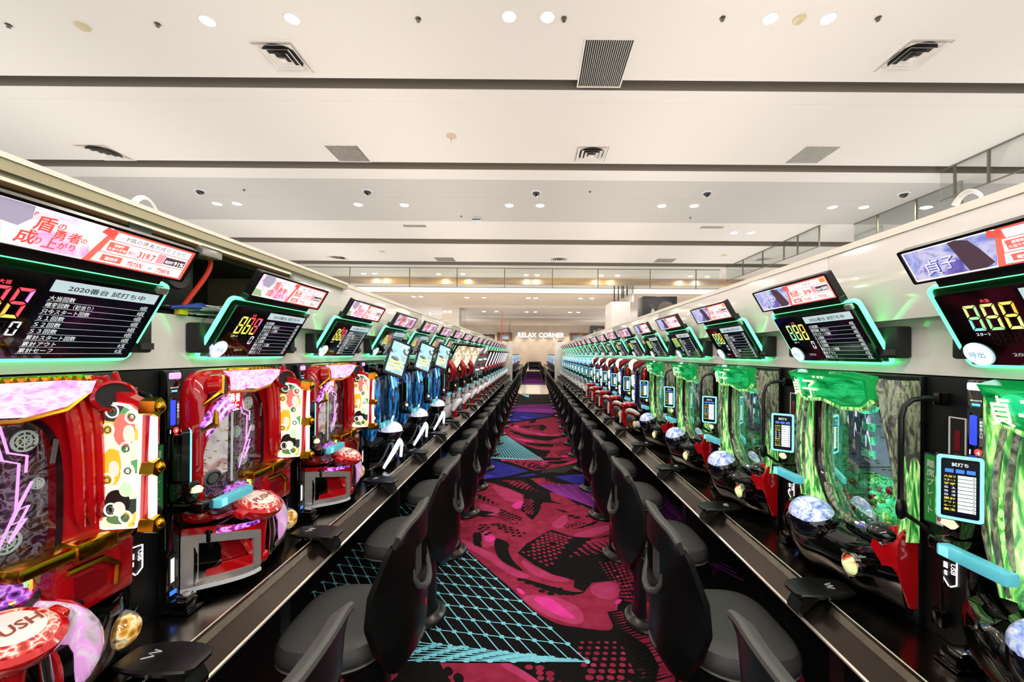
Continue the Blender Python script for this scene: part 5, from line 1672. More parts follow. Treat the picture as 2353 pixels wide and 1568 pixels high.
    q = B(); q.frame((-.085, -.165, .285), (1, 0, 0), (0, .94, .34)); q.lathe([(.070, .004), (.070, .014), (.062, .020), (.001, .023)], (0, 0, 0), M_LENSR, 32); q.lathe([(.05, .0215), (.001, .0235)], (0, 0, 0), mat('button_clear', '#f0d8d2', .1, coat=1, emit='#f0c8c0', es=.25), 28)
    q.text('PUSH', 0, -.018, .036, mat('button_script', '#8a4a3a', .3), .0245, w=.085, bold=.02, align='C', skew=.2); q.build('push_button', r)
    q = B().front(); q.tube([(-.04, .06, .18), (-.03, .15, .18), (-.04, .25, .175)], .012, M_CHROME, 10); q.build('coil', r)
    q = B().front(); q.tube(bez([(.03, .05, .13), (.085, .12, .15), (.075, .22, .15), (.0, .30, .12)], 10), [.01, .024, .034, .040, .042, .042, .040, .036, .028, .018, .008], M_LENSV, 12); q.build('ribbed_lens', r)
    q = B().front(); q.tube(bez([(.04, .04, .14), (.125, .12, .14), (.10, .24, .14), (.03, .29, .13)], 10), [.004, .008, .009, .009, .009, .009, .009, .009, .009, .007, .004], M_RED, 8); q.build('lens_rim', r)
    q = B().front(); q.lathe([(.050, .02), (.055, .06), (.05, .10), (.046, .115)], (.20, .10, 0), M_SILVER, 24); q.build('handle_collar', r)
    q = B().front(); q.ell((.20, .10, .115), (.043, .043, .03), pattern('amber_facets', [(.2, '#6a3a08'), (.5, '#e8a83a'), (.7, '#fff0c0'), (.9, '#8a5a18')], 'voronoi', 40, .3, .06, coat=1, bump=.6), 16, 8, lo=0); q.build('handle_knob', r)
    return r


def machine_green():
    r = thing('pachinko_machine'); cabinet(r)
    inn = sup(.045, .49, .20, .25, 3.0, 56)
    q = B().front(); q.flat([(-.26, .2), (.262, .2), (.262, .81), (-.26, .81)], .0195, M_BLACK); q.flat(inn, .0205, PF_G); pins(q, 90, -.1, .2, .3, .68, .022)
    for i in range(22):
        q.tube([(-.10 + .02 * math.sin(i), .32 + i * .016, .024), (-.05 + .015 * math.sin(i * 2), .326 + i * .016, .024)], .0012, M_EMB, 4)
    for i in range(30):
        x, z = rnd.uniform(.0, .2), rnd.uniform(.28, .44)
        q.ell((x, z, .03), (rnd.uniform(.006, .018),) * 2 + (.012,), (GL_T, GL_G, M_DRED, GL_CLR, M_GOLD)[i % 5], 8, 5, lo=-.9)
    for i in range(24):
        q.box(.05 + i * .007, .053 + i * .007, .455 + i * .002, .458 + i * .002, .03, .04, M_BRASS)
    q.build('playfield', r)
    q = B().front(); q.flat([(-.02, .45), (.205, .45), (.205, .655), (.10, .69), (-.02, .685)], .0225, pattern('game_screen_grey', [(.3, '#50687e'), (.5, '#7a92a4'), (.62, '#6a8a90'), (.8, '#48606e')], 'noise', 6, .42, .08, detail=3, dist=1)); q.build('game_screen', r)
    q = B().front()
    for x0, m in ((-.075, GL_T), (-.045, GL_T)):
        q.tube([(x0, .34, .03), (x0 - .012, .5, .034), (x0, .66, .03)], [.008, .012, .008], m, 8)
    for i in range(3):
        for j in range(3):
            q.box(.045 + i * .022, .062 + i * .022, .50 + j * .05, .53 + j * .05, .0235, .026, GL_T)
    q.build('light_columns', r)
    # sculpted, lit side drapery
    q = B().front()
    def drape(xs, z0, z1, dep, m, n=12):
        rs = []
        for i in range(n + 1):
            t = i / n
            z = z0 + (z1 - z0) * t
            l, rr = xs(t)
            mid = (l + rr) / 2
            hw = (rr - l) / 2
            rs.append([(mid + hw * math.cos(a), z, (.018 + (dep(t) if callable(dep) else dep) * max(0, math.sin(a)) ** .7 * (1 + .16 * math.cos(a * 9 + 2 * t)))) for a in [PI * k / 20 for k in range(21)]])
        q.rings(rs, m, cap=False, close=False)
    drape(lambda t: (-.262 + .03 * (1 - t) ** 3, -.150 + .07 * (1 - t) ** 2.2 + .03 * t ** 6), .27, .80, .075, GL_G); q.build('lit_drape_left', r)
    r.children[-1].name = 'lit_drape'
    q = B().front()
    for x0, x1, pp in ((-.232, -.255, .085), (-.185, -.222, .10), (-.160, -.195, .095), (-.118, -.168, .07)):
        q.tube(bez([(x0 + .01, .79, pp - .02), (x0, .66, pp + .012), (x1, .46, pp + .012), (x1 + .05, .28, pp - .005)], 12), [.004, .007, .006, .008, .006, .008, .007, .008, .006, .008, .007, .006, .004], GL_CLR, 7)
    q.build('clear_strands', r)
    q = B().front()
    for x0, x1, pp in ((.18, .246, .09), (.225, .258, .08)):
        q.tube(bez([(x0, .79, pp - .01), (x0 + .02, .66, pp), (x1, .52, pp - .02), (x1, .30, pp - .03)], 12), .006, GL_CLR, 7)
    q.build('clear_strands', r)
    q = B().front()
    for i in range(12):
        q.ell((-.205 + .012 * math.sin(i * .5), .33 + i * .030, .088), (.004, .012, .006), glow('green_white_spot', '#b6f29a', .9), 8, 4)
    q.build('lamp_spots', r)
    q = B().front(); drape(lambda t: (.236 - .03 * t ** 2, .268), .27, .70, lambda t: .05 * (1 - t ** 2.5), GL_G)
    drape(lambda t: (.225 - .08 * t ** .8, .268), .46, .80, lambda t: .02 + .055 * t ** .5, GL_CLR); q.build('lit_drape', r)
    q = B().front(); q.tube([(.155, .755, .03), (.162, .70, .06), (.19, .62, .06), (.222, .54, .05), (.232, .42, .05), (.23, .32, .05)], .006, M_BLACK, 6); q.build('drape_rim', r)
    q = B().front(); rim = [(-.075 + .09 * (1 - math.cos(PI * .5 * max(0, (.45 - t) / .45))) - .0 + .05 * max(0, t - .8), .272 + .46 * t) for t in [i / 16 for i in range(17)]]
    q.tube([(x - .05, z, .07) for x, z in rim], .011, M_GBLACK, 8, 1.4)
    q.tube([(x - .028, z, .066) for x, z in rim], .006, GL_CLR, 6); q.build('window_rim', r)
    q = B().front()
    rs = []
    for t in [i / 10 for i in range(11)]:
        rs.append([(-.12 + .10 * (1 - math.cos(PI * .5 * max(0, (.5 - s) / .5))) + t * (.33 - .09 * max(0, .5 - s)), .262 + .455 * s - .04 * t * (1 - s) + .0, .05 + .02 * math.sin(PI * t)) for s in [i / 12 for i in range(13)]])
    q.rings(rs, M_GLASS, cap=False, close=False); q.build('window_pane', r)
    q = B().front()
    for k in range(3):
        q.tube(bez([(-.07 + .012 * k, .36, .075), (-.04 + .012 * k, .27 - .006 * k, .085), (.08, .235 - .01 * k, .085), (.235, .27 - .008 * k, .06)], 12), .008, GL_CLR, 8)
    q.flat([(.10, .246), (.145, .238), (.148, .254), (.103, .262)], .094, M_PAPER); q.build('window_sill', r)
    # head board with the brushed characters
    q = B(); q.frame((0, -.10, .70), (1, .02, 0), (0, -.25, 1))
    q.poly([(-.20, .118), (-.165, .02), (-.12, .006), (-.03, .018), (.06, -.008), (.15, .0), (.19, .03), (.195, .105), (.1, .118)], -.03, .02, mat('head_green', '#0f9a48', .12, coat=1, emit='#0fa04c', es=.42), False)
    q.poly([(-.19, .11), (-.155, .03), (-.115, .016), (-.03, .028), (.06, .002), (.145, .01), (.18, .036), (.185, .10)], .02, .0225, pattern('head_streaks', [(.25, '#06401e'), (.45, '#12a050'), (.6, '#2fd07a'), (.75, '#0a6a30')], 'noise', 8, .5, .12, detail=6, dist=1.2, coat=1, stretch=(1, 3, 4)))
    q.ell((-.125, .075, .02), (.035, .028, .006), mat('head_jade', '#28d890', .2, emit='#28d890', es=.5), 14, 5)
    ink = glow('brush_cream', '#f0ecd0', .9)
    q.text('貞', -.178, .026, .080, ink, .0285, w=.050, bold=.02); q.text('子', -.118, .020, .088, ink, .0285, w=.085, bold=.01)
    for x in (-.045, -.02, .0):
        q.ell((x, .103, .024), (.006, .005, .003), ink, 8, 4)
    q.build('head_board', r)
    q = B(); q.frame((0, -.10, .70), (1, .02, 0), (0, -.25, 1))
    q.tube([(-.17, .018, .012), (-.12, .0, .016), (-.03, .012, .016), (.06, -.014, .016), (.15, -.006, .016), (.195, .025, .012)], .009, GL_G, 8); q.build('lit_lip', r)
    q = B().front(); q.lathe([(.045, .03), (.042, .075), (.034, .08), (.028, .065), (.001, .06)], (.145, .745, 0), GL_CLR, 24); q.lathe([(.030, .07), (.001, .066)], (.145, .745, 0), mat('speaker_mesh', '#5a6a22', .35, .5, bump=1, bscale=120), 18); q.build('speaker', r)
    q = B().front()
    q.tube(bez([(.06, .70, .07), (.09, .66, .075), (.14, .67, .07), (.17, .70, .06)], 8), .006, GL_T, 6); q.build('lit_swirl', r)
    # black lower body
    q = B().front()
    pl = [(-.262 + .524 * i / 20, .22 * (math.sin(PI * (.10 + .82 * i / 20)) ** .55)) for i in range(21)]
    rs = []
    for s, z in ((.42, .02), (.62, .035), (.80, .065), (.93, .11), (1, .155), (.99, .20), (.90, .225), (.66, .24), (.2, .25)):
        rs.append([(x * (.92 + .08 * s), z + .02 * math.sin(3 * x * 12) * (.3 if s < .95 else .1), p * s * (1 - .28 * max(0, (x + .05) / .3))) for x, p in pl] + [(.25, z, .0), (-.25, z, .0)])
    q.rings(rs, mat('lower_gloss', '#050505', .05, coat=1, bump=.35, bscale=14)); q.build('lower_body', r)
    q = B().front(); q.ell((-.005, .235, .165), (.085, .075, .075), M_GBLACK, 20, 12, lo=-.9); q.build('dome_base', r)
    q = B().front()
    Rr = Matrix.Rotation(R(-90 + 18), 3, 'X')
    q.ell((-.005, .255, .18), (.085, .075, .066), pattern('pearl_dome', [(.3, '#4a68c0'), (.46, '#a8bcf0'), (.57, '#f0f4ff'), (.7, '#7890d8'), (.85, '#3a58b0')], 'noise', 18, .32, .1, detail=5, dist=2, coat=1), 24, 10, rot=Rr, lo=.15); q.build('dome_light', r)
    q = B().front(); q.ell((-.005, .225, .195), (.078, .075, .06), mat('dome_visor', '#0c0a18', .04, coat=1), 20, 10, rot=Matrix.Rotation(R(10), 3, 'X'), lo=.1); q.build('dome_visor', r)
    q = B().front(); q.box(.07, .20, .235, .262, .0, .11, M_GBLACK, .012)
    for i in range(4):
        q.ell((.095 + .022 * (i % 2), .264, .06 + .022 * (i // 2)), (.008, .004, .006), (C7['w'], mat('led_violet', '#6a5ae0', .3, emit='#6a5ae0', es=.8))[i % 2], 8, 5)
    q.box(.14, .19, .262, .266, .05, .062, glow('deck_yellow', '#e8dc3a', .7)); q.build('control_deck', r)
    q = B().front(); q.ell((.205, .275, .075), (.05, .035, .05), M_GBLACK, 16, 10, lo=-.9); q.build('side_grip', r)
    q = B().front()
    rs = []
    for z, l, rr, p in ((.05, .235, .262, .05), (.12, .205, .264, .09), (.18, .20, .264, .105), (.225, .165, .264, .12), (.26, .172, .264, .115), (.30, .215, .264, .09), (.325, .245, .264, .06)):
        rs.append([(l, z, p * .6), (l + (rr - l) * .35, z + .004, p), (l + (rr - l) * .7, z, p * .82), (rr, z, p * .75), (rr, z, .0), (l, z, .0)])
    q.rings(rs, M_RED); q.lathe([(.013, .0), (.013, .012), (.008, .014), (.001, .010)], (.225, .255, .095), M_CHROME, 16); q.build('red_flank', r)
    q = B().front(); q.lathe([(.036, .02), (.04, .08), (.034, .13), (.040, .14), (.036, .15)], (.175, .15, .02), M_GBLACK, 20); q.build('handle_stem', r)
    q = B().front(); q.ell((.175, .15, .165), (.034, .034, .024), pattern('handle_gem', [(.25, '#8a1c10'), (.42, '#e86a3a'), (.55, '#fff2c0'), (.7, '#d8f0a0'), (.9, '#a02a14')], 'voronoi', 30, .6, .05, coat=1), 16, 8, lo=0)
    q.ring(sup(.175, .15, .040, .040, 2, 24), sup(.175, .15, .032, .032, 2, 24), [(0, .155), (.3, .172), (1, .165)], M_CHROME)
    for k in range(3):
        t = 2 * PI * k / 3 + .4
        q.poly([(.175 + .034 * math.cos(t - .25), .15 + .034 * math.sin(t - .25)), (.175 + .034 * math.cos(t + .25), .15 + .034 * math.sin(t + .25)), (.175 + .056 * math.cos(t), .15 + .056 * math.sin(t))], .155, .17, M_CHROME)
    q.build('handle_knob', r)
    return r


def window_core(r, pf, cx=0, hw=.19, z0=.27, z1=.72, rim=M_BLACK, screen='#2a3a4a'):
    inn = sup(cx, (z0 + z1) / 2, hw, (z1 - z0) / 2, 3, 40)
    q = B().front(); q.flat(inn, .0195, pf); pins(q, 40, cx - hw * .8, cx + hw * .8, z0 + .03, z1 - .03, .021); q.build('playfield', r)
    q = B().front(); q.flat(rrect(cx - hw * .55, cx + hw * .75, (z0 + z1) / 2 - .05, (z0 + z1) / 2 + .14, .01), .0225, mat('core_screen' + screen, screen, .15, emit=screen, es=.5)); q.build('game_screen', r)
    q = B().front(); q.flat(inn, .05, M_GLASS); q.build('window_pane', r)
    q = B().front(); q.ring(sup(cx, (z0 + z1) / 2, hw + .02, (z1 - z0) / 2 + .02, 3, 40), inn, [(0, .018), (.2, .06), (1, .052), (1, .02)], rim); q.build('window_rim', r)


def machine_blue():
    r = thing('pachinko_machine'); cabinet(r)
    window_core(r, PF_B, .01, .15, .27, .70, mat('navy_rim', '#071019', .1, coat=.8))
    for x0 in (-.195, .205):
        q = B().front()
        q.tube([(x0, .23, .04), (x0 - .01, .35, .07), (x0 - .012, .5, .075), (x0, .66, .06), (x0 + .015, .74, .04)], [.028, .044, .046, .042, .028], GL_B, 14); q.build('lit_column', r)
    q = B().front(); q.tube([(.10, .26, .07), (.165, .36, .085), (.175, .55, .085), (.13, .72, .07)], [.006, .01, .01, .006], glow('ice_edge', '#bfeaff', .9), 8); q.build('edge_light', r)
    q = B().front(); q.box(-.26, .26, .70, .80, .01, .12, M_GBLACK, .02); q.poly([(-.04, .72), (.12, .70), (.2, .78), (.08, .80)], .10, .125, M_DGREY); q.build('head_block', r)
    q = B().front()
    for i in range(6):
        q.box(.03 + .028 * (i % 3), .05 + .028 * (i % 3), .62 + .085 * (i // 3) - .01 * (i % 3), .685 + .085 * (i // 3) - .02 * (i % 3), .126, .134, glow('cyan_bar', '#4fb4ee', 1))
    q.build('light_bars', r)
    an = R(-27)
    M4 = Matrix.Translation((-.17, -.23, .84)) @ Matrix.Rotation(R(-48), 4, 'Z') @ Matrix.Rotation(R(-14), 4, 'X') @ Matrix.Rotation(R(22), 4, 'Y')
    u, v = M4.to_3x3() @ Vector((1, 0, 0)), M4.to_3x3() @ Vector((0, 0, 1))
    fr = lambda q: q.frame(tuple(M4.translation), u, v)
    q = fr(B()); q.poly(rrect(-.082, .082, -.14, .14, .012), -.022, 0, M_GBLACK); q.box(-.03, .03, -.05, .05, -.10, -.02, M_MBLACK, .008); q.build('tablet', r)
    tb_ = r.children[-1]
    q = fr(B()); q.flat(rrect(-.066, .066, -.122, .122, .006), .0016, pattern('tablet_art', [(.25, '#1a2430'), (.4, '#5a6a70'), (.5, '#bfe4f0'), (.6, '#86c8e4'), (.7, '#c8b48a'), (.85, '#3a4a3c')], 'noise', 13, .5, .15, detail=4, dist=1))
    for k in range(7):
        q.box(-.055 + .009 * k, -.049 + .009 * k, .02 + .006 * abs(k - 3), .095 - .008 * abs(k - 3), .002, .0032, glow('tablet_cyan', '#8fd6f0', .85))
    for k in range(3):
        q.flat([(-.055, -.03 - .026 * k), (.05, -.015 - .026 * k), (.05, -.032 - .026 * k), (-.055, -.046 - .026 * k)], .0024, glow('tablet_bar', '#d8c890', .7))
    q.flat([(-.055, -.115), (-.03, -.110), (-.03, -.088), (-.055, -.092)], .0026, M_SCRW); q.build('tablet_screen', tb_)
    ball_tray(r, M_GBLACK, M_BLACK)
    q = B().front(); q.lathe([(.08, .0), (.084, .012), (.076, .022)], (-.06, 0, 0), M_CHROME, 28) if False else q.frame((-.06, -.15, .275), (1, 0, 0), (0, 1, 0)); q.lathe([(.06, -.06), (.075, -.02), (.088, -.008), (.088, .0)], (0, 0, 0), M_GBLACK, 28); q.build('button_base', r)
    q = B().frame((-.06, -.15, .275), (1, 0, 0), (0, 1, 0)); q.ell((0, 0, 0), (.082, .082, .072), pattern('frosted_dome', [(.3, '#b8bce0'), (.5, '#f0eef8'), (.7, '#d4d0ee')], 'noise', 30, .55, .12, coat=1), 24, 10, lo=0); q.build('push_button', r)
    q = B().front()
    w_ = glow('ribbon_white', '#dfe8ff', .95)
    q.tube([(-.20, .02, .14), (-.12, .13, .19), (-.07, .19, .21), (-.04, .20, .215), (-.015, .17, .215), (-.012, .06, .205)], [.012, .020, .020, .019, .018, .016], w_, 6, .35)
    q.tube([(.03, .16, .20), (.028, .06, .195)], .012, w_, 6, .4); q.build('light_ribbon', r)
    q = B().front(); q.lathe([(.04, .02), (.045, .08), (.035, .13), (.001, .135)], (.19, .10, 0), M_GBLACK, 20); q.build('handle_knob', r)
    return r


def machine_banner():
    r = thing('pachinko_machine'); cabinet(r)
    window_core(r, PF_A, 0, .18, .27, .70, M_DRED)
    q = B().front(); q.tube(bez([(-.20, .80, .10), (-.24, .70, .26), (-.22, .55, .24), (-.10, .52, .10)], 8), [.03, .04, .045, .045, .04, .04, .036, .03, .02], M_RED, 10); q.ell((-.16, .53, .22), (.045, .05, .045), M_MBLACK, 12, 8, lo=-.9); q.build('red_arm', r)
    q = B(); q.frame((-.02, -.22, .80), (.75, -.5, 0), (.0, -.34, 1))
    out = [(-.10, -.19), (.0, -.21), (.07, -.10), (.10, .10), (.105, .20), (-.07, .20), (-.10, .12), (-.12, -.05)]
    q.poly(out, -.03, 0, M_GBLACK); q.flat([(x * .93, z * .95) for x, z in out], .0012, pattern('banner_art', [(.3, '#dfeae4'), (.47, '#f7f2e6'), (.56, '#cdb77a'), (.62, '#b9785e'), (.68, '#d9ecec'), (.85, '#efdcdc')], 'noise', 11, .7, .3, detail=4, dist=1.2)); q.build('banner_panel', r)
    q = B(); q.frame((-.02, -.22, .80), (.75, -.5, 0), (.0, -.34, 1)); q.box(-.13, .14, .198, .222, -.05, .02, M_MBLACK, .006); q.build('top_bar', r)
    lower_white(r, M_RED)
    return r


def lower_white(r, acc, btn=None):
    ball_tray(r, M_WPL, M_BLACK, .25, .18)
    q = B().front(); q.tube(bez([(-.16, .12, .19), (-.08, .26, .25), (.02, .26, .25), (.10, .12, .20)], 10), [.02, .03, .036, .04, .042, .042, .042, .04, .036, .03, .02], M_WPL, 12); q.build('white_cowl', r)
    q = B().front(); q.poly([(-.13, .03), (-.05, .02), (-.04, .17), (-.08, .22), (-.14, .15)], .19, .235, acc); q.poly([(-.03, .05), (.06, .05), (.05, .15), (-.02, .16)], .2, .24, M_GBLACK); q.build('colour_flash', r)
    q = B().front(); q.poly([(-.2, .22), (-.15, .2), (-.105, .325), (-.15, .29)], .10, .15, M_WPL); q.box(.0, .03, .28, .34, .15, .18, M_WPL, .006); q.build('fin', r)
    q = B().front(); q.ell((.02, .24, .25), (.045, .03, .03), btn or GL_P, 12, 8, lo=-.9); q.build('push_button', r)
    q = B().front(); q.lathe([(.04, .02), (.045, .09), (.03, .13), (.001, .135)], (.19, .10, 0), M_SILVER, 18); q.build('handle_knob', r)


def machine_silver():
    r = thing('pachinko_machine'); cabinet(r)
    window_core(r, PF_A, 0, .18, .27, .70, M_SILVER)
    q = B(); q.frame((-.05, -.20, .72), (.75, -.5, 0), (.0, -.30, 1)); q.rings([[(a * w_, z, .03 * c_) for a, c_ in ((-1, 0), (-.4, 1), (.4, 1), (1, 0), (0, -.6))] for z, w_ in ((-.30, .03), (-.18, .06), (.0, .075), (.15, .07), (.26, .045), (.30, .02))], mat('silver_wing', '#c4c8d0', .2, .6, noise=.1), False); q.build('silver_blade', r)
    q = B(); q.frame((-.05, -.20, .72), (.75, -.5, 0), (.0, -.30, 1))
    for i in range(4):
        q.box(-.05, .05, -.16 + .1 * i, -.13 + .1 * i, .028, .034, (M_WGLOW, M_RED)[i % 2], .003)
    q.build('blade_lights', r)
    lower_white(r, M_RED)
    return r


def machine_stripe():
    r = thing('pachinko_machine'); cabinet(r)
    window_core(r, PF_B, 0, .18, .27, .68, M_GBLACK)
    q = B(); q.frame((0, -.17, .76), (.8, -.42, 0), (.0, -.36, 1)); q.poly([(-.14, -.18), (.12, -.18), (.13, .18), (-.10, .18)], -.03, 0, M_GBLACK); q.box(-.13, .15, .178, .20, -.05, .02, M_MBLACK, .004); q.build('dark_banner', r)
    q = B(); q.frame((0, -.17, .76), (.8, -.42, 0), (.0, -.36, 1))
    for i in range(2):
        q.poly([(-.10 + i * .15, -.17), (-.07 + i * .15, -.17), (-.045 + i * .15, .165), (-.075 + i * .15, .165)], .001, .012, M_SCRW)
    q.flat([(-.04, -.10), (.02, -.10), (.03, .12), (-.03, .12)], .002, pattern('dark_art', [(.3, '#181818'), (.55, '#4a4a48'), (.7, '#8a8a80')], 'noise', 14, .4, .3)); q.build('white_stripes', r)
    q = B().front(); q.ell((-.02, .55, .15), (.12, .05, .06), M_RED, 14, 8, lo=-.9); q.tube([(-.14, .5, .13), (.10, .53, .16)], .03, M_RED, 10); q.build('red_band', r)
    lower_white(r, M_DRED)
    q = B().front(); q.ell((-.02, .30, .25), (.04, .02, .02), M_CYANLED, 10, 6, lo=-.9); q.build('cyan_lamp', r)
    return r


def machine_scarf():
    r = thing('pachinko_machine'); cabinet(r)
    window_core(r, pattern('playfield_violet', [(.2, '#1a1420'), (.45, '#4a3a66'), (.6, '#a89ab8'), (.75, '#2a1a2a')], 'noise', 22, .35, .2, detail=8), .02, .16, .25, .70, M_GBLACK)
    q = B().front(); q.ell((-.14, .755, .09), (.085, .07, .06), glow('lit_ball', '#f0fff6', 1.15), 20, 12, lo=-.9); q.build('lit_ball', r)
    q = B().front()
    for i in range(5):
        q.tube(bez([(-.10 + .01 * i, .66 + .014 * i, .10), (.03, .70 + .022 * i, .15), (.16, .76 + .012 * i, .13), (.262, .80, .06)], 8), [.006, .014, .018, .02, .02, .02, .018, .014, .008], M_RED if i % 2 else M_DRED, 8)
    for i in range(4):
        q.tube(bez([(.17 + .022 * i, .74, .06), (.19 + .02 * i, .62, .09), (.18 + .022 * i, .5, .08), (.21 + .012 * i, .42, .05)], 8), [.014, .02, .022, .022, .02, .02, .018, .014, .008], M_RED if i % 2 else M_DRED, 8)
    q.build('red_scarf', r)
    q = B(); q.frame((-.215, 0, 0), (0, -1, 0), (0, 0, 1)); q.poly([(.02, .64), (.085, .66), (.10, .62), (.085, .34), (.03, .28)], -.02, .02, mat('lit_white_flank', '#f4f2ee', .3, emit='#f6f4ee', es=.8)); q.build('white_flank', r)
    q = B().front()
    for z in (.66, .48, .30):
        q.poly([(-.235, z - .025), (-.20, z - .03), (-.185, z), (-.20, z + .03), (-.235, z + .025)], .07, .108, M_GOLD)
    q.build('gold_mount', r)
    q = B().front(); q.box(-.185, -.135, .28, .66, .02, .075, mat('strip_navy', '#10183a', .2, coat=.6), .012)
    for i in range(4):
        q.ring(sup(-.16, .61 - .1 * i, .022, .026, 2, 20), sup(-.16, .61 - .1 * i, .014, .017, 2, 20), [(0, .076), (.5, .082), (1, .076)], glow('strip_blue', '#3d6bf0', .9))
    for i in range(6):
        q.box(-.165, -.155, .33 + .05 * i, .35 + .05 * i, .076, .08, M_SCRW)
    q.build('badge_strip', r)
    ball_tray(r, M_GBLACK, M_BLACK, .25, .17)
    q = B().front(); q.tube(bez([(-.10, .03, .15), (-.16, .10, .22), (-.12, .20, .22), (-.07, .30, .18)], 8), [.02, .03, .034, .034, .032, .03, .03, .032, .036], M_RED, 12); q.build('red_stalk', r)
    q = B().frame((-.05, -.17, .305), (1, 0, 0), (0, 1, 0)); q.lathe([(.05, -.03), (.085, -.015), (.09, .005), (.07, .018), (.06, .016)], (0, 0, 0), M_RED, 24); q.build('button_bezel', r)
    q = B().frame((-.05, -.17, .305), (1, 0, 0), (0, 1, 0)); q.lathe([(.062, .014), (.058, .026), (.001, .032)], (0, 0, 0), mat('button_rose', '#e8b0a8', .12, coat=1), 24); q.build('push_button', r)
    q = B().front(); q.tube([(-.17, .07, .24), (-.165, .22, .24)], .012, M_WPL, 8); q.build('white_inlay', r)
    q = B().front(); q.ell((.04, .15, .14), (.10, .085, .08), mat('grey_bowl', '#4c4a46', .3, .3), 20, 12, lo=-.9); q.build('bowl', r)
    q = B().front(); q.tube(bez([(-.05, .20, .20), (.02, .27, .21), (.10, .26, .17), (.17, .22, .10)], 8), [.008, .018, .022, .024, .024, .024, .022, .018, .01], mat('mint_white', '#d8e8e2', .2, coat=.6), 10); q.tube(bez([(.0, .19, .21), (.05, .25, .22), (.12, .24, .18), (.18, .20, .11)], 8), [.004, .008, .01, .01, .01, .01, .01, .008, .004], M_RED, 8); q.build('bowl_lid', r)
    q = B().front(); q.lathe([(.035, .04), (.04, .12), (.03, .16)], (.17, .11, 0), M_WPL, 18); q.build('handle_collar', r)
    q = B().front(); q.ell((.17, .11, .155), (.032, .036, .025), MAT['amber_facets'], 14, 8, lo=0); q.build('handle_knob', r)
    return r


def machine_navy():
    r = thing('pachinko_machine'); cabinet(r)
    window_core(r, PF_B, .02, .18, .25, .68, mat('navy_gloss', '#0a1430', .12, coat=.8))
    q = B().front(); q.poly([(-.24, .70), (-.14, .66), (.02, .72), (.16, .70), (.20, .80), (-.2, .815)], .02, .15, pattern('cyan_lit_crest', [(.3, '#2a98c8'), (.5, '#8fe6f4'), (.62, '#d8fbff'), (.8, '#3ab0d8')], 'noise', 10, .85, .12, coat=.8, dist=2), True); q.build('lit_crest', r)
    q = B().front(); q.box(-.2, .24, .62, .69, .02, .11, mat('navy_band', '#10123a', .2, coat=.6), .015); q.box(-.05, .03, .63, .68, .11, .13, mat('band_violet', '#8a70c0', .3, emit='#8a70c0', es=.5), .006); q.build('navy_band', r)
    q = B().front(); q.tube([(-.22, .25, .04), (-.222, .45, .055), (-.21, .62, .05)], [.03, .034, .03], mat('teal_column', '#1c5a58', .1, coat=1, emit='#2a8a80', es=.35), 12); q.build('teal_column', r)
    lower_white(r, M_GREY, M_WPL)
    return r


TYPES = {'red': (machine_red, 'red and gold pachinko machine with a pink top lamp'), 'blue': (machine_blue, 'blue-lit pachinko machine with a tilted tablet'), 'banner': (machine_banner, 'pachinko machine with a tall pale picture banner'),
         'silver': (machine_silver, 'pachinko machine with a tall silver blade'), 'stripe': (machine_stripe, 'dark pachinko machine with white slanted stripes'), 'green': (machine_green, 'green-lit pachinko machine with a black lower body'),
         'scarf': (machine_scarf, 'pachinko machine with a red scarf and white ball'), 'navy': (machine_navy, 'navy pachinko machine with a cyan-lit crest')}
ORDER = {-1: ['red'] * 3 + ['blue'] * 3 + ['banner'] * 3 + ['silver'] * 2 + ['stripe'] * 9, 1: ['green'] * 5 + ['scarf'] * 5 + ['navy'] * 10}
PROTO = {}
for sd in (-1, 1):
    for k, ty in enumerate(ORDER[sd]):
        loc, rz = rowpos(sd, k, DF, .662)
        if ty not in PROTO:
            PROTO[ty] = o = TYPES[ty][0](); o.location = loc; o.rotation_euler = (0, 0, rz)
        else:
            o = dup(PROTO[ty], loc, rz)
        tag(o, f'{TYPES[ty][1]}, {ORD[k]} in its row', 'pachinko machine', 'pachinko machines in the two rows')

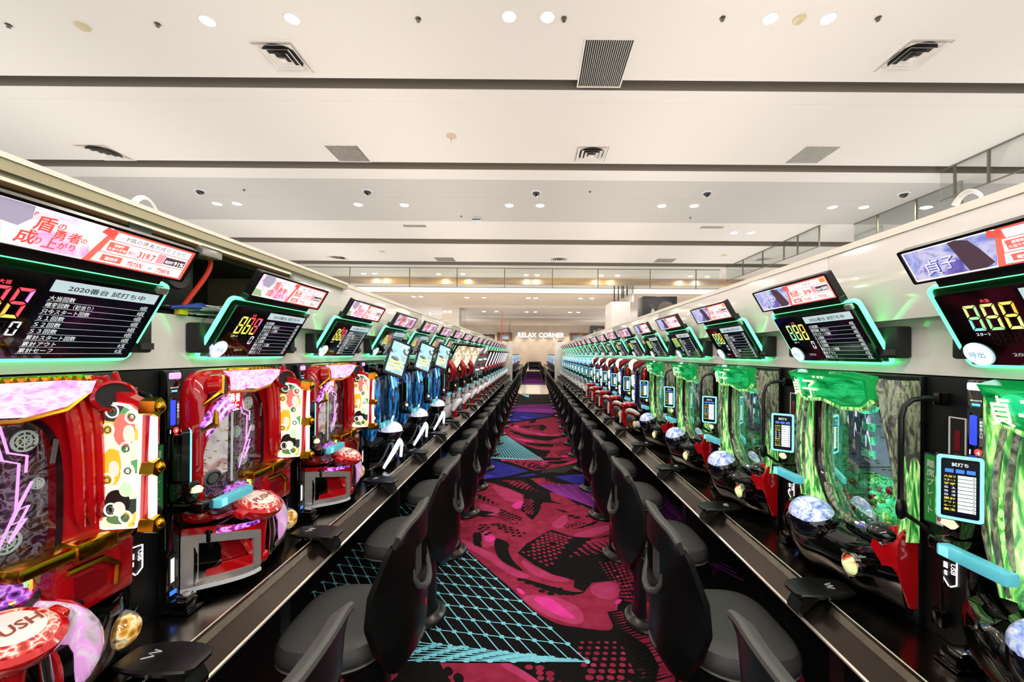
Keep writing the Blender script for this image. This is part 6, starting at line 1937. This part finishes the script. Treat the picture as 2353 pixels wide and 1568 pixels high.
# ------------------------------------------------------------------ islands beyond the cross aisle
SL = [glow('reel_pink', '#c858c0', .9), glow('reel_violet', '#8a66f0', .9), glow('reel_green', '#58d070', .9), glow('reel_orange', '#f09a4a', .9), glow('reel_cyan', '#66d8f0', .9), glow('reel_blue', '#4a88f0', .9)]
sm = {}
ch2 = None
for sd in (-1, 1):
    X = lambda d: XC + sd * d
    q = B()
    a, b_ = sorted((X(1.2), X(2.2)))
    q.box(a, b_, 20.6, 35, 1.52, 1.95, M_GLOSSW); q.box(a + (.06 if sd > 0 else 0), b_ - (.06 if sd < 0 else 0), 20.6, 35, 0, 1.52, M_MBLACK)
    tag(q.build('slot_island'), f'white-topped slot island beyond the cross aisle, behind {ROWNAME[sd]}', 'slot island')
    q = B(); a, b_ = sorted((X(.9), X(1.24))); q.box(a, b_, 20.62, 34.98, .62, .66, M_BROWN, .006)
    tag(q.build('far_counter'), f'far counter beyond the cross aisle, behind {ROWNAME[sd]}', 'counter')
    for nm, w0, w1 in (('loudspeaker', 1.28, 1.5),):
        q = B(); a, b_ = sorted((X(w0), X(w1))); q.box(a, b_, 21.0, 21.3, 1.952, 2.25, M_MBLACK, .01)
        tag(q.build(nm), f'small black loudspeaker on the slot island behind {ROWNAME[sd]}', 'loudspeaker')
    for k in range(18):
        y = 21.1 + .75 * k
        c1, c2 = SL[(k * 2 + (sd > 0) * 4) % 6], SL[(k + 1) % 6]
        r = thing('slot_machine', (X(1.24), y, .66)); r.rotation_euler = (0, 0, PI / 2 if sd < 0 else -PI / 2)
        key = (c1.name, c2.name)
        if key not in sm:
            q = B().front(); q.box(-.24, .24, 0, .84, -.0, .06, M_GBLACK, .01); q.poly([(-.24, .22), (.24, .22), (.24, .26), (-.24, .26)], .06, .16, M_BLACK); c_ = q.build('cabinet')
            q = B().front(); q.box(-.2, .2, .56, .8, .06, .085, c1, .01); e = q.build('upper_display')
            q = B().front(); q.box(-.2, .2, .30, .53, .06, .075, c2, .01); g = q.build('reel_window')
            sm[key] = (c_, e, g)
            for t in sm[key]:
                t.parent = r
        else:
            for t in sm[key]:
                t2 = t.copy(); COL.objects.link(t2); t2.parent = r
        tag(r, f'lit slot machine, {ORD[k]} beyond the cross aisle on the {"red" if sd < 0 else "green"} row side', 'slot machine', 'far slot machines')
        o = dup(chair0, (XC + sd * .665, y, .0045), PI / 2 if sd < 0 else -PI / 2)
        tag(o, f'black swivel chair, {ORD[k]} beyond the cross aisle, behind {ROWNAME[sd]}', 'chair', 'chairs at the far slot machines')
